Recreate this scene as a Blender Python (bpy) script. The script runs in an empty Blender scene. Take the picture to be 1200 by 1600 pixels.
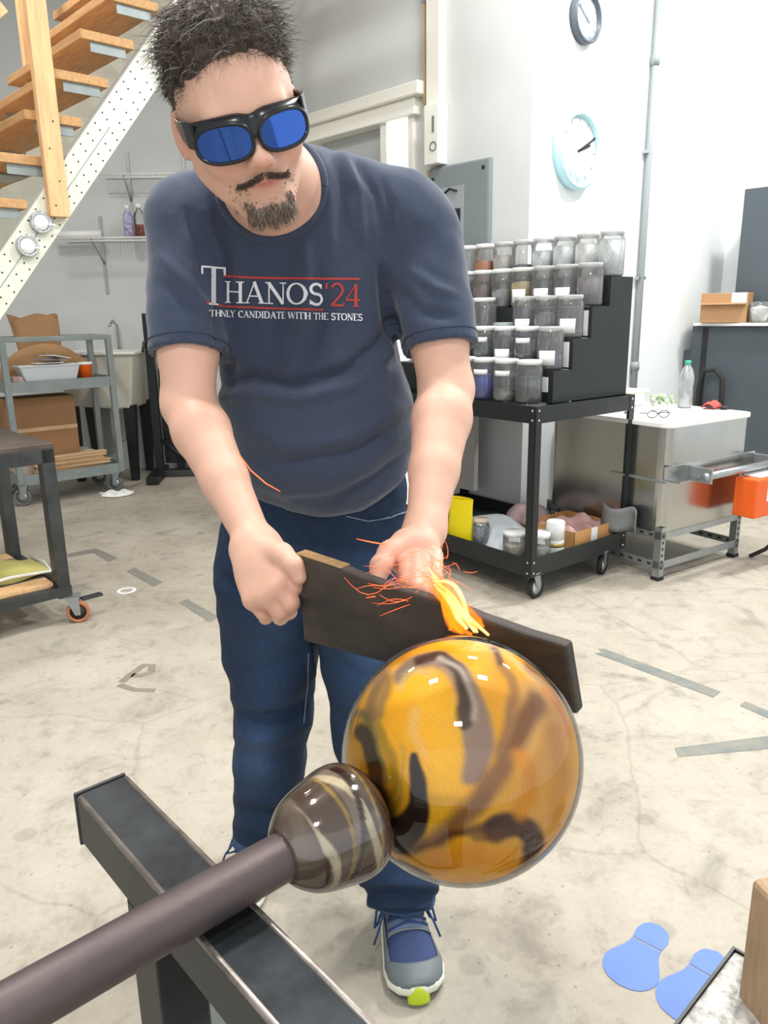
import bpy, bmesh, math, random
import numpy as np
from mathutils import Vector, Matrix
from mathutils.bvhtree import BVHTree
random.seed(7); RNG = np.random.default_rng(7)
sc = bpy.context.scene; COL = sc.collection
# ------------------------------------------------------------------ camera
PITCH, ROLL, FPX = math.radians(14.6), math.radians(0.9), 1200.0
CAM = np.array([0, 0, 1.4])
CF = np.array([0, math.cos(PITCH), -math.sin(PITCH)])
_U0 = np.array([0, math.sin(PITCH), math.cos(PITCH)]); _X = np.array([1.0, 0, 0])
CR = math.cos(ROLL) * _X - math.sin(ROLL) * _U0
CU = math.sin(ROLL) * _X + math.cos(ROLL) * _U0
cd = bpy.data.cameras.new('camera'); cam = bpy.data.objects.new('camera', cd); COL.objects.link(cam)
cd.sensor_fit = 'VERTICAL'; cd.sensor_height = 32; cd.lens = 24.0; cd.clip_start = 0.02
cam.matrix_world = Matrix(((CR[0], CU[0], -CF[0], CAM[0]), (CR[1], CU[1], -CF[1], CAM[1]), (CR[2], CU[2], -CF[2], CAM[2]), (0, 0, 0, 1)))
sc.camera = cam
# ------------------------------------------------------------------ world, lights, exposure
w = bpy.data.worlds.new('daylight'); sc.world = w; w.use_nodes = True
w.node_tree.nodes['Background'].inputs[0].default_value = (0.90, 0.95, 1.0, 1)
w.node_tree.nodes['Background'].inputs[1].default_value = 1.15
sc.view_settings.view_transform = 'Standard'; sc.view_settings.look = 'None'
sc.view_settings.gamma = 1.0; sc.view_settings.use_curve_mapping = False
sc.view_settings.exposure = 0.06
LAMPS = [(-1.1, 1.7, 4.25, 62), (1.1, 1.7, 4.25, 62), (-2.4, 4.3, 4.25, 45), (2.9, 4.3, 4.25, 120), (-0.3, -1.2, 4.25, 55), (0.9, 3.7, 4.25, 60)]
def lamp(loc, power, size=(0.42, 0.28), rot=(0, 0, 0), col=(1, 0.98, 0.955)):
    l = bpy.data.lights.new('panel_light', 'AREA'); l.shape = 'RECTANGLE'; l.size, l.size_y = size
    l.energy = power; l.color = col
    o = bpy.data.objects.new('panel_light', l); o.location = loc; o.rotation_euler = rot; COL.objects.link(o); return o
for x, y, z, p in LAMPS: lamp((x, y, z - 0.08), p)

# ------------------------------------------------------------------ helpers
def ray(px, py): return CF + (px - 600) / FPX * CR - (py - 800) / FPX * CU
def at(px, py, Y): d = ray(px, py); return CAM + d * (Y / d[1])
def dz(px, py, z): return CAM + z * ray(px, py)
def onz(px, py, Z=0.0): d = ray(px, py); return CAM + d * ((Z - 1.4) / d[2])
def proj(P): v = P - CAM; z = v @ CF; return 600 + FPX * (v @ CR) / z, 800 - FPX * (v @ CU) / z
def srgb(h):
    if isinstance(h, str):
        c = [int(h[i:i + 2], 16) / 255 for i in (0, 2, 4)]
        return tuple(x / 12.92 if x <= .04045 else ((x + .055) / 1.055) ** 2.4 for x in c)
    return tuple(h)
def mat(name, col, rough=0.5, metal=0.0, var=0.0, scale=8.0, bump=0.0, bscale=60.0, attr=None, coat=0.0, col2=None,
        emis=0.0, spec=0.5, trans=0.0, sss=0.0, stretch=None, alpha=1.0, sheen=0.0, rvar=0.0, ior=1.45):
    m = bpy.data.materials.new(name); m.use_nodes = True; nt = m.node_tree; N = nt.nodes; L = nt.links
    b = N['Principled BSDF']; c = srgb(col)
    b.inputs['Base Color'].default_value = (*c, 1); b.inputs['Roughness'].default_value = rough
    b.inputs['Metallic'].default_value = metal; b.inputs['Coat Weight'].default_value = coat
    b.inputs['Coat Roughness'].default_value = 0.03
    b.inputs['Specular IOR Level'].default_value = spec; b.inputs['Transmission Weight'].default_value = trans
    b.inputs['IOR'].default_value = ior
    b.inputs['Alpha'].default_value = alpha; b.inputs['Sheen Weight'].default_value = sheen
    if sss: b.inputs['Subsurface Weight'].default_value = sss; b.inputs['Subsurface Radius'].default_value = (0.012, 0.004, 0.002); b.inputs['Subsurface Scale'].default_value = 0.6
    if emis: b.inputs['Emission Color'].default_value = (*c, 1); b.inputs['Emission Strength'].default_value = emis
    tc = N.new('ShaderNodeTexCoord'); mp = N.new('ShaderNodeMapping'); L.new(tc.outputs['Object'], mp.inputs[0])
    if stretch: mp.inputs['Scale'].default_value = stretch
    base = None
    if attr:
        a = N.new('ShaderNodeAttribute'); a.attribute_name = attr; base = a.outputs['Color']
        L.new(base, b.inputs['Base Color'])
    if var or col2:
        n = N.new('ShaderNodeTexNoise'); n.inputs['Scale'].default_value = scale; n.inputs['Detail'].default_value = 6; n.inputs['Roughness'].default_value = .65
        L.new(mp.outputs[0], n.inputs['Vector'])
        r = N.new('ShaderNodeValToRGB'); r.color_ramp.elements[0].position = .32; r.color_ramp.elements[1].position = .68
        L.new(n.outputs['Fac'], r.inputs[0])
        if base is not None:
            lo = (1 - var,) * 3; hi = (1 + var,) * 3
        else:
            lo = tuple(x * (1 - var) for x in c) if col2 is None else srgb(col2)
            hi = tuple(min(1, x * (1 + var)) for x in c)
        r.color_ramp.elements[0].color = (*lo, 1); r.color_ramp.elements[1].color = (*hi, 1)
        if base is not None:
            mx = N.new('ShaderNodeMix'); mx.data_type = 'RGBA'; mx.blend_type = 'MULTIPLY'; mx.inputs[0].default_value = 1
            L.new(base, mx.inputs[6]); L.new(r.outputs[0], mx.inputs[7]); L.new(mx.outputs[2], b.inputs['Base Color'])
        else: L.new(r.outputs[0], b.inputs['Base Color'])
        if rvar:
            mr = N.new('ShaderNodeMapRange'); mr.inputs[3].default_value = rough - rvar; mr.inputs[4].default_value = rough + rvar
            L.new(n.outputs['Fac'], mr.inputs[0]); L.new(mr.outputs[0], b.inputs['Roughness'])
    if bump:
        n2 = N.new('ShaderNodeTexNoise'); n2.inputs['Scale'].default_value = bscale; n2.inputs['Detail'].default_value = 4
        L.new(mp.outputs[0], n2.inputs['Vector']); bp = N.new('ShaderNodeBump'); bp.inputs['Strength'].default_value = bump; bp.inputs['Distance'].default_value = .004
        L.new(n2.outputs['Fac'], bp.inputs['Height']); L.new(bp.outputs[0], b.inputs['Normal'])
    return m
def clear_mat(name, tint=(1, 1, 1), gloss=0.12, tr=0.9, rough=0.03, milk=0.0):   # thin-walled clear plastic or glass
    m = bpy.data.materials.new(name); m.use_nodes = True; nt = m.node_tree; N = nt.nodes; L = nt.links; N.clear()
    o = N.new('ShaderNodeOutputMaterial'); t = N.new('ShaderNodeBsdfTransparent'); t.inputs[0].default_value = (*[x * tr for x in tint], 1)
    g = N.new('ShaderNodeBsdfGlossy'); g.inputs['Roughness'].default_value = rough
    fr = N.new('ShaderNodeFresnel'); fr.inputs[0].default_value = 1.45
    ad = N.new('ShaderNodeMath'); ad.operation = 'MULTIPLY_ADD'; ad.inputs[1].default_value = 0.9; ad.inputs[2].default_value = gloss * .5
    L.new(fr.outputs[0], ad.inputs[0]); mx = N.new('ShaderNodeMixShader'); L.new(ad.outputs[0], mx.inputs[0]); L.new(t.outputs[0], mx.inputs[1]); L.new(g.outputs[0], mx.inputs[2])
    if milk:
        df = N.new('ShaderNodeBsdfDiffuse'); df.inputs[0].default_value = (.92, .94, .94, 1); m2 = N.new('ShaderNodeMixShader'); m2.inputs[0].default_value = milk
        L.new(mx.outputs[0], m2.inputs[1]); L.new(df.outputs[0], m2.inputs[2]); L.new(m2.outputs[0], o.inputs[0])
    else: L.new(mx.outputs[0], o.inputs[0])
    return m
class MB:
    def __init__(s): s.v = []; s.f = []; s.smooth = []
    def add(s, vs, fs, sm=False):
        o = len(s.v); s.v += [tuple(map(float, p)) for p in vs]; s.f += [[i + o for i in f] for f in fs]; s.smooth += [sm] * len(fs); return s
    def box(s, x0, x1, y0, y1, z0, z1, M=None):
        vs = [(x, y, z) for x in (x0, x1) for y in (y0, y1) for z in (z0, z1)]
        if M is not None: vs = [tuple(M @ Vector(p)) for p in vs]
        return s.add(vs, [(0, 1, 3, 2), (4, 6, 7, 5), (0, 4, 5, 1), (2, 3, 7, 6), (0, 2, 6, 4), (1, 5, 7, 3)])
    def hexa(s, b, t):   # four bottom, four top points
        return s.add(list(b) + list(t), [(3, 2, 1, 0), (4, 5, 6, 7), (0, 1, 5, 4), (1, 2, 6, 5), (2, 3, 7, 6), (3, 0, 4, 7)])
    def tube(s, pts, r, n=8, cap=True):
        pts = [np.array(p, float) for p in pts]; rs = r if isinstance(r, (list, tuple, np.ndarray)) else [r] * len(pts)
        t0 = pts[1] - pts[0]; a = np.array([0, 0, 1.0]) if abs(t0[2]) < .9 * np.linalg.norm(t0) else np.array([1.0, 0, 0])
        u = np.cross(t0, a); u /= np.linalg.norm(u); vs = []
        for i, p in enumerate(pts):
            t = pts[min(i + 1, len(pts) - 1)] - pts[max(i - 1, 0)]; t = t / (np.linalg.norm(t) + 1e-12)
            u = u - t * (u @ t); u /= np.linalg.norm(u) + 1e-12; w_ = np.cross(t, u)
            for k in range(n):
                q = 2 * math.pi * k / n; vs.append(p + rs[i] * (math.cos(q) * u + math.sin(q) * w_))
        fs = [(i * n + k, i * n + (k + 1) % n, (i + 1) * n + (k + 1) % n, (i + 1) * n + k) for i in range(len(pts) - 1) for k in range(n)]
        if cap: fs += [tuple(range(n))[::-1], tuple(range((len(pts) - 1) * n, len(pts) * n))]
        return s.add(vs, fs, True)
    def lathe(s, prof, n=24, c=(0, 0, 0), M=None, closed=False):
        vs = []; fs = []
        for r, z in prof:
            for k in range(n):
                q = 2 * math.pi * k / n; p = Vector((r * math.cos(q), r * math.sin(q), z))
                if M is not None: p = M @ p
                vs.append((p[0] + c[0], p[1] + c[1], p[2] + c[2]))
        m = len(prof)
        for i in range(m - 1):
            for k in range(n): fs.append((i * n + k, i * n + (k + 1) % n, (i + 1) * n + (k + 1) % n, (i + 1) * n + k))
        if closed:
            for k in range(n): fs.append(((m - 1) * n + k, (m - 1) * n + (k + 1) % n, (k + 1) % n, k))
        else:
            if prof[0][0] > 1e-4: fs.append(tuple(range(n))[::-1])
            if prof[-1][0] > 1e-4: fs.append(tuple(range((m - 1) * n, m * n)))
        return s.add(vs, fs, True)
    def poly(s, pts, z0, z1):     # extruded outline in the xy plane
        n = len(pts); vs = [(p[0], p[1], z0) for p in pts] + [(p[0], p[1], z1) for p in pts]
        return s.add(vs, [tuple(range(n))[::-1], tuple(range(n, 2 * n))] + [(i, (i + 1) % n, (i + 1) % n + n, i + n) for i in range(n)])
    def grid(s, fn, nu, nv, wrapu=False, sm=True):
        vs = [fn(i / (nu if wrapu else nu - 1), j / (nv - 1)) for j in range(nv) for i in range(nu)]
        m = nu if wrapu else nu - 1
        return s.add(vs, [(j * nu + i, j * nu + (i + 1) % nu, (j + 1) * nu + (i + 1) % nu, (j + 1) * nu + i) for j in range(nv - 1) for i in range(m)], sm)
    def build(s, name, m, parent=None, world=False, bevel=0.0, solid=0.0, fix=True):
        me = bpy.data.meshes.new(name); off = Vector(parent.location) if (parent is not None and world) else Vector((0, 0, 0))
        me.from_pydata([tuple(Vector(p) - off) for p in s.v], [], s.f)
        me.polygons.foreach_set('use_smooth', s.smooth)
        if fix:
            bm = bmesh.new(); bm.from_mesh(me); bmesh.ops.remove_doubles(bm, verts=bm.verts, dist=1e-6); bmesh.ops.recalc_face_normals(bm, faces=bm.faces); bm.to_mesh(me); bm.free()
        me.materials.append(m); o = bpy.data.objects.new(name, me); COL.objects.link(o)
        if parent is not None: o.parent = parent
        if bevel:
            bv = o.modifiers.new('bevel', 'BEVEL'); bv.width = bevel; bv.segments = 2; bv.limit_method = 'ANGLE'; bv.angle_limit = math.radians(40)
        if solid:
            so = o.modifiers.new('solid', 'SOLIDIFY'); so.thickness = solid; so.offset = 0
        return o
def tag(o, label=None, cat=None, group=None, kind=None):
    if label: o['label'] = label
    if cat: o['category'] = cat
    if group: o['group'] = group
    if kind: o['kind'] = kind
    return o
def empty(name, loc, rz=0.0, label=None, cat=None, group=None, kind=None):
    o = bpy.data.objects.new(name, None); o.location = tuple(map(float, loc)); o.rotation_euler = (0, 0, rz); o.empty_display_size = .05
    COL.objects.link(o); return tag(o, label, cat, group, kind)
def B(name, m, parent, x0, x1, y0, y1, z0, z1, bevel=0.0, M=None):
    return MB().box(x0, x1, y0, y1, z0, z1, M).build(name, m, parent, bevel=bevel)
def copy_tree(o, parent=None):
    c = o.copy(); COL.objects.link(c); c.parent = parent
    for ch in list(o.children): copy_tree(ch, c)
    return c
RZ = lambda a: Matrix.Rotation(a, 4, 'Z')
RX = lambda a: Matrix.Rotation(a, 4, 'X')
RY = lambda a: Matrix.Rotation(a, 4, 'Y')
TR = lambda *p: Matrix.Translation(p)
# room axes: WL recedes to the left, WR recedes to the right
WL = np.array([-.68, .73, 0]); WL = WL / np.linalg.norm(WL); WR = np.array([WL[1], -WL[0], 0])
ANG = math.atan2(WR[1], WR[0])        # yaw that turns local +x to WR and local +y to WL
# ------------------------------------------------------------------ materials
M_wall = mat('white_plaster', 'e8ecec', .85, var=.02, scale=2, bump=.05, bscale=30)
M_wall_shaded = mat('shaded_white_plaster', 'cdd0cf', .85, var=.03, scale=1.5, bump=.05, bscale=30)  # white plaster of the back and left walls, their shade mixed into the colour
M_trim = mat('cream_trim', 'ecebe2', .5)
M_black = mat('black_powder_coat', '1c2022', .4, var=.15, scale=12)
M_rack = mat('black_painted_wood', '232729', .55, var=.12, scale=9)
M_gray = mat('grey_enamel', '8d9698', .45, var=.06)
M_cab = mat('dark_grey_enamel', '4c555b', .55, var=.05, scale=3)
M_steel = mat('stainless_steel', 'b8b9b6', .22, 1.0, var=.06, scale=4, rvar=.06)
M_galv = mat('galvanised_steel', 'aab0b2', .38, .8, var=.1, scale=20)
M_rub = mat('rubber', '2a2a2a', .7)
M_rubg = mat('grey_rubber', '77797a', .6, var=.1)
M_white = mat('white_plastic', 'f0f1ee', .4)
M_cream = mat('cream_metal', 'd9dacb', .5, var=.04, scale=10)
M_wood = mat('pale_timber', 'e0b483', .6, var=.16, scale=5, stretch=(12, 12, 1.2), bump=.1)
M_tread = mat('tan_timber', 'bf9464', .65, var=.2, scale=4, stretch=(12, 1.2, 12), bump=.1)
M_card = mat('cardboard', 'b28a62', .8, var=.08, scale=5)
M_card2 = mat('pale_cardboard', 'd0ae86', .8, var=.1, scale=9)
M_cartg = mat('grey_painted_steel', '8f9897', .45, .2, var=.12, scale=10)
M_iron = mat('bare_dark_steel', '4a4c4c', .42, .7, var=.35, scale=7, rvar=.12, bump=.06)
M_clear = clear_mat('clear_jar_plastic', tr=.97, milk=.06)
# concrete floor with mottling, stains and hairline cracks
def floor_mat():
    m = bpy.data.materials.new('worn_concrete'); m.use_nodes = True; nt = m.node_tree; N = nt.nodes; L = nt.links; b = N['Principled BSDF']
    tc = N.new('ShaderNodeTexCoord')
    def noise(scale, detail=6, rough=.6, dist=0):
        n = N.new('ShaderNodeTexNoise'); n.inputs['Scale'].default_value = scale; n.inputs['Detail'].default_value = detail; n.inputs['Roughness'].default_value = rough; n.inputs['Distortion'].default_value = dist
        L.new(tc.outputs['Object'], n.inputs['Vector']); return n.outputs['Fac']
    def ramp(src, stops):
        r = N.new('ShaderNodeValToRGB'); e = r.color_ramp.elements
        while len(e) < len(stops): e.new(.5)
        for i, (p, c) in enumerate(stops): e[i].position = p; e[i].color = (*c, 1)
        L.new(src, r.inputs[0]); return r.outputs[0]
    def mul(a, c, f=1.0):
        x = N.new('ShaderNodeMix'); x.data_type = 'RGBA'; x.blend_type = 'MULTIPLY'; x.inputs[0].default_value = f; L.new(a, x.inputs[6]); L.new(c, x.inputs[7]); return x.outputs[2]
    g = lambda v: (v, v, v)
    c = ramp(noise(1.3, 5, .6), [(.3, srgb('a69c8c')), (.5, srgb('b8b0a1')), (.72, srgb('c5beb0'))])
    c = mul(c, ramp(noise(5, 8, .7, .6), [(.30, g(.62)), (.47, g(.94)), (.7, g(1.04))]))
    c = mul(c, ramp(noise(14, 8, .7, .3), [(.31, g(.6)), (.44, g(.96)), (.7, g(1.03))]), .7)
    c = mul(c, ramp(noise(60, 4, .6), [(.3, g(.85)), (.6, g(1.0))]), .5)
    # round oil drips
    v = N.new('ShaderNodeTexVoronoi'); v.inputs['Scale'].default_value = 4.2; L.new(tc.outputs['Object'], v.inputs['Vector'])
    c = mul(c, ramp(v.outputs['Distance'], [(.11, g(.66)), (.15, g(1))]), .55)
    v2 = N.new('ShaderNodeTexVoronoi'); v2.inputs['Scale'].default_value = 17; L.new(tc.outputs['Object'], v2.inputs['Vector'])
    c = mul(c, ramp(v2.outputs['Distance'], [(.05, g(.45)), (.09, g(1))]), .6)
    vc = N.new('ShaderNodeTexVoronoi'); vc.feature = 'DISTANCE_TO_EDGE'; vc.inputs['Scale'].default_value = 1.1
    mp = N.new('ShaderNodeMixRGB'); mp.inputs[0].default_value = .12; nn = N.new('ShaderNodeTexNoise'); nn.inputs['Scale'].default_value = 3; nn.inputs['Detail'].default_value = 8
    L.new(tc.outputs['Object'], nn.inputs['Vector']); L.new(tc.outputs['Object'], mp.inputs[1]); L.new(nn.outputs['Color'], mp.inputs[2]); L.new(mp.outputs[0], vc.inputs['Vector'])
    c = mul(c, ramp(vc.outputs['Distance'], [(.0, g(.7)), (.006, g(1))]), .6)
    L.new(c, b.inputs['Base Color']); b.inputs['Roughness'].default_value = .62
    bp = N.new('ShaderNodeBump'); bp.inputs['Strength'].default_value = .25; bp.inputs['Distance'].default_value = .004; L.new(noise(35, 8, .7), bp.inputs['Height']); L.new(bp.outputs[0], b.inputs['Normal'])
    return m
# ------------------------------------------------------------------ room shell
tag(MB().box(-7, 6, -3.5, 11, -.1, 0).build('floor', floor_mat()), kind='structure')
tag(MB().box(-7, 6, -3.5, 11, 4.3, 4.4).build('ceiling', M_wall), kind='structure')
C0 = np.array([.86, 4.7, 0])
def wallroot(name, A, rz=ANG): return empty(name, A, rz, kind='structure')
# back wall (local y runs along WL), opening for door 0.92..1.95
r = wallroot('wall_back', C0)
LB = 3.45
for y0, y1, z0, z1 in ((.0, .92, 0, 4.3), (1.95, LB, 0, 4.3), (.92, 1.95, 2.62, 4.3)): B('plaster', M_wall_shaded, r, 0.0, .12, y0, y1, z0, z1)
# clock wall (local x along WR)
r = wallroot('wall_right', C0); B('plaster', M_wall, r, .12, 2.72, 0.0, .12, 0, 4.3)
B('plaster', M_wall, r, 0, .12, -.002, 0.0, 0, 4.3)
r = wallroot('wall_far', C0 + 2.6 * WR); B('plaster', M_wall, r, 0, .12, -3.2, .0, 0, 4.3)
e = C0 + LB * WL
tag(MB().box(-6.5, e[0] + .12, 7.15, 7.27, 0, 4.3).build('wall_left', M_wall_shaded), kind='structure')
tag(MB().box(-6.62, -6.5, -3.5, 7.27, 0, 4.3).build('wall_side', M_wall_shaded), kind='structure')
# door with frame, header, glazed light
r = wallroot('door_1', C0)
B('door_frame', M_trim, r, -.03, .14, .90, .95, 0, 2.62, .004); B('door_frame', M_trim, r, -.03, .14, 1.15, 1.21, 0, 2.62, .002)
B('door_frame', M_trim, r, -.03, .14, 1.92, 1.98, 0, 2.62, .004); B('header', M_trim, r, -.06, .14, .86, 2.02, 2.60, 2.70, .006)
B('door_leaf', mat('pale_grey_door', 'b9bdbe', .5), r, .05, .09, 1.21, 1.92, 0, 2.60, .004)
B('pane', mat('daylit_frosted_glass', 'f4f9fa', .5, emis=1.3), r, -.006, .0, .93, 1.15, 0.02, 2.60)
B('trunking', M_trim, r, -.09, -.0, .80, 2.6, 2.70, 2.78, .01)
# ceiling light panels
M_diff = mat('lit_diffuser', 'ffffff', .5, emis=4)
for i, (x, y, z, p) in enumerate(LAMPS):
    l = empty('ceiling_light', (x, y, z), 0, 'white ceiling light fixture ' + ['left of and above the person', 'right of and above the person', 'above the sink and grey cart', 'above the steel tank', 'behind the viewer', 'above the stepped jar rack'][i], 'light', 'ceiling light panels')
    B('frame', M_white, l, -.24, .24, -.17, .17, -.0, .05, .004); B('diffuser', M_diff, l, -.21, .21, -.14, .14, -.012, .0)
# ------------------------------------------------------------------ left: timber stair on a slotted steel stringer
def stair():
    o = np.array([-1.621, 3.9, 0]); r = empty('staircase', o, ANG, 'open timber staircase on a cream perforated steel stringer', 'staircase')
    # local x = WR (climb), local y = WL (away)
    sl = (2.79 - 1.69) / .88; th = math.atan(sl)
    xs0, xs1 = -1.3, 1.9
    def top(x): return 1.69 + (x + .2) * sl
    for yy, nm in ((0, 'stringer'), (.86, 'stringer')):
        m = MB(); y0, y1 = yy, yy + .035
        m.hexa([(xs0, y0, max(0.0, top(xs0) - .255)), (xs1, y0, top(xs1) - .255), (xs1, y1, top(xs1) - .255), (xs0, y1, max(0.0, top(xs0) - .255))],
               [(xs0, y0, top(xs0)), (xs1, y0, top(xs1)), (xs1, y1, top(xs1)), (xs0, y1, top(xs0))])
        s = m.build(nm, M_cream, r, bevel=.004)
        if yy == 0:
            h = MB(); L = (xs1 - xs0)
            for i in range(150):
                x = xs0 + .05 + i * .021
                if x > xs1 - .05: break
                for q in (.03, .085, .17, .225):
                    if (i + int(q * 100)) % 2: continue
                    z = top(x) - q
                    if z < .1: continue
                    h.lathe([(.0045, -.002), (.0045, .001), (0, .001)], 6, M=TR(x, 0, z) @ RX(math.pi / 2))
            hh = h.build('bolt_hole', M_rub, s); tag(hh, kind='stuff')
            g = MB().box(0, 1.2, -.0015, .002, -.002, .002, TR(-.35, 0, top(-.35) - .13) @ RY(-th)).build('seam', M_gray, s)
    for k in range(-9, 13):
        x = .571 + k * .154 - .135; z = 2.728 + k * .198 - .04
        if z < .45 or z > 4.1: continue
        t = B('tread', M_tread, r, x - .13, x + .14, .02, 1.06, z, z + .042, .004)
        B('bracket', M_cartg, t, x - .08, x + .1, .036, .045, z - .045, z); B('bracket', M_cartg, t, x - .08, x + .1, .83, .84, z - .045, z)
        if k in (-3, -5): B('junction_strip', M_galv, t, x - .1, x + .1, .3, .55, z - .012, z, .002)
    # timber posts
    for x0, y0, z0 in ((.04, -.045, 1.865), (.36, .9, 2.55), (-.62, .5, 1.9)):
        zz1 = 4.28
        p = B('post', M_wood, r, x0, x0 + .092, y0, y0 + .042, z0, zz1, .003)
        n = MB()
        for (dx, dzv) in ((.03, .05), (.06, .16), (.03, .3), (.06, .42), (.05, .95)): n.lathe([(.004, 0), (.004, .002), (0, .002)], 6, M=TR(x0 + dx, y0 - .001, z0 + dzv) @ RX(math.pi / 2))
        n.build('nail_head', M_iron, p)
    MB().box(-.55, .12, -.045, -.003, -.045, .045, TR(-.16, -.0, 2.66) @ RY(-math.radians(42))).build('brace', M_wood, r, bevel=.003)
    return r
stair()
sr = (-1.621, 3.9)
for i, (dx, z) in enumerate(((0.0, 1.837), (-.075, 1.728))):
    P = np.array([-1.621, 3.9, z]) + dx * WR - .004 * WL
    r = empty('clamp_light', P, ANG, ['upper round chrome fitting on the stair stringer, beside the post foot', 'lower round chrome fitting on the stair stringer, nearer the frame edge'][i], 'fitting')
    MB().lathe([(.050, 0), (.050, .022), (.045, .028), (.040, .022), (.036, .012), (0, .012)], 28, M=RX(math.pi / 2)).build('chrome_ring', mat('chrome', 'd8dadb', .15, 1.0), r)
    MB().lathe([(.036, .012), (.033, .02), (.0, .026)], 24, M=RX(math.pi / 2)).build('lens_cover', M_white, r)
    MB().box(.03, .06, -.034, -.026, -.012, -.006).build('catch', M_white, r)
# ------------------------------------------------------------------ wall shelves left
def wire_shelf(x0, x1, z, lab, depth=.32):
    r = empty('wire_shelf', ((x0 + x1) / 2, 7.15, z), 0, lab, 'shelf'); h = (x1 - x0) / 2
    n = int((x1 - x0) / .03)
    m = MB()
    for i in range(n + 1): m.box(-h + i * .03 - .0025, -h + i * .03 + .0025, -depth, 0, -.004, .0)
    tag(m.build('deck_wire', M_white, r), kind='stuff')
    for y in (-depth, -.01): MB().tube([(-h, y, -.005), (h, y, -.005)], .006, 6).build('rail', M_white, r)
    MB().tube([(-h, -depth, -.03), (h, -depth, -.03)], .005, 6).build('rail', M_white, r)
    for x in (-h * .5, h * .7): MB().tube([(x, -depth + .03, -.01), (x, -.004, -.2)], .008, 6).build('bracket', M_galv, r); B('wall_track', M_galv, r, x - .012, x + .012, -.012, 0, -.45, .2)
p0, p1 = at(85, 372, 6.85), at(262, 368, 6.85)
ZS = float(p0[2]); wire_shelf(float(p0[0]), float(p1[0]) + .25, ZS, 'white wire wall shelf with bottles, above the utility sink')
p2, p3 = at(150, 270, 6.9), at(262, 268, 6.9)
wire_shelf(float(p2[0]), float(p3[0]) + .2, float(p2[2]), 'white wire wall shelf higher up, partly behind the stair stringer', .2)
def bottle(P, rad, h, m, capm, name, lab, group=None, cap_r=.4, fill=None, parent_rot=0):
    r = empty(name, P, 0, lab, 'bottle', group)
    MB().lathe([(rad * .8, 0), (rad, h * .04), (rad, h * .62), (rad * .85, h * .72), (rad * cap_r, h * .84), (rad * cap_r, h * .9)], 20).build('bottle_body', m, r)
    MB().lathe([(rad * cap_r * 1.15, h * .87), (rad * cap_r * 1.15, h), (0, h)], 16).build('cap', capm, r)
    if fill: MB().lathe([(rad * .76, .003), (rad * .95, h * .05), (rad * .95, h * .38), (0, h * .38)], 20).build('contents', fill, r)
    return r
Pb = at(202, 365, 6.95); Pb[2] = ZS + .002
b_ = bottle(Pb, .042, .26, mat('purple_label_bottle', '7d6aa8', .4, col2='d8d4e4', scale=30), M_white, 'spray_bottle', 'purple-labelled bottle on the wire wall shelf')
Pb = at(220, 365, 6.95); Pb[2] = ZS + .002
bottle(Pb, .048, .27, clear_mat('clear_bottle'), M_white, 'squeeze_bottle', 'clear bottle with rust-coloured contents beside the purple bottle', fill=mat('rust_liquid', 'a8502a', .4))
P = at(95, 370, 7.0); B_ = empty('rolled_towel', (P[0] + .15, P[1], ZS + .002), 0, 'white rolled sheet lying on the wire wall shelf', 'towel')
MB().tube([(-.22, 0, .035), (.2, 0, .035)], .034, 12).build('roll', M_white, B_)
# ------------------------------------------------------------------ utility sink
P = onz(188, 742, 0)
r = empty('utility_sink', (-2.42, 6.85, 0), 0, 'cream laundry sink on black legs against the left wall', 'sink')
m = MB(); m.hexa([(-.27, -.26, .66), (.27, -.26, .62), (.27, .26, .62), (-.27, .26, .66)], [(-.33, -.29, 1.07), (.34, -.29, 1.1), (.34, .29, 1.1), (-.33, .29, 1.07)])
m.build('basin', mat('cream_resin', 'c9c7ba', .5, var=.04), r, bevel=.02)
MB().box(-.35, .36, -.31, .30, 1.085, 1.11).build('rim', M_trim, r, bevel=.008)
MB().tube([(.05, .25, 1.1), (.05, .25, 1.32), (.05, .15, 1.36), (.05, .05, 1.32)], .012, 8).build('faucet', M_steel, r)
for x in (-.25, .25):
    for y in (-.22, .22):
        MB().hexa([(x * .95 - .03, y - .03, 0), (x * .95 + .03, y - .03, 0), (x * .95 + .03, y + .03, 0), (x * .95 - .03, y + .03, 0)], [(x - .05, y - .04, .66), (x + .05, y - .04, .66), (x + .05, y + .04, .66), (x - .05, y + .04, .66)]).build('leg', M_black, r)
MB().tube([(0, .05, .64), (0, .05, .35), (0, .2, .3), (0, .29, .3)], .022, 10).build('drain_pipe', M_white, r)
# black tool stand beside the sink
P = onz(262, 742, 0)
r = empty('tool_stand', (float(P[0]) + .04, float(P[1]) - .05, 0), .1, 'tall black steel tool stand with a long foot, beside the sink', 'stand')
B('column', M_black, r, -.12, -.05, -.03, .03, .04, 1.42, .004)
B('column', M_black, r, .05, .12, .1, .16, .04, 1.25, .004)
B('foot', M_iron, r, -.16, .3, -.06, .06, 0, .06, .006); B('foot', M_black, r, -.14, -.04, -.38, .2, 0, .07, .006)
MB().tube([(-.085, -.04, 1.2), (-.11, -.1, 1.18), (-.12, -.12, 1.1)], .012, 8).build('hook', M_iron, r)
MB().tube([(-.08, 0, .35), (.1, -.1, .22), (.28, -.1, .08)], .018, 8).build('pedal_rod', M_black, r)
B('back_plate', M_black, r, -.05, .3, .1, .13, .1, .95, .004)
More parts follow.
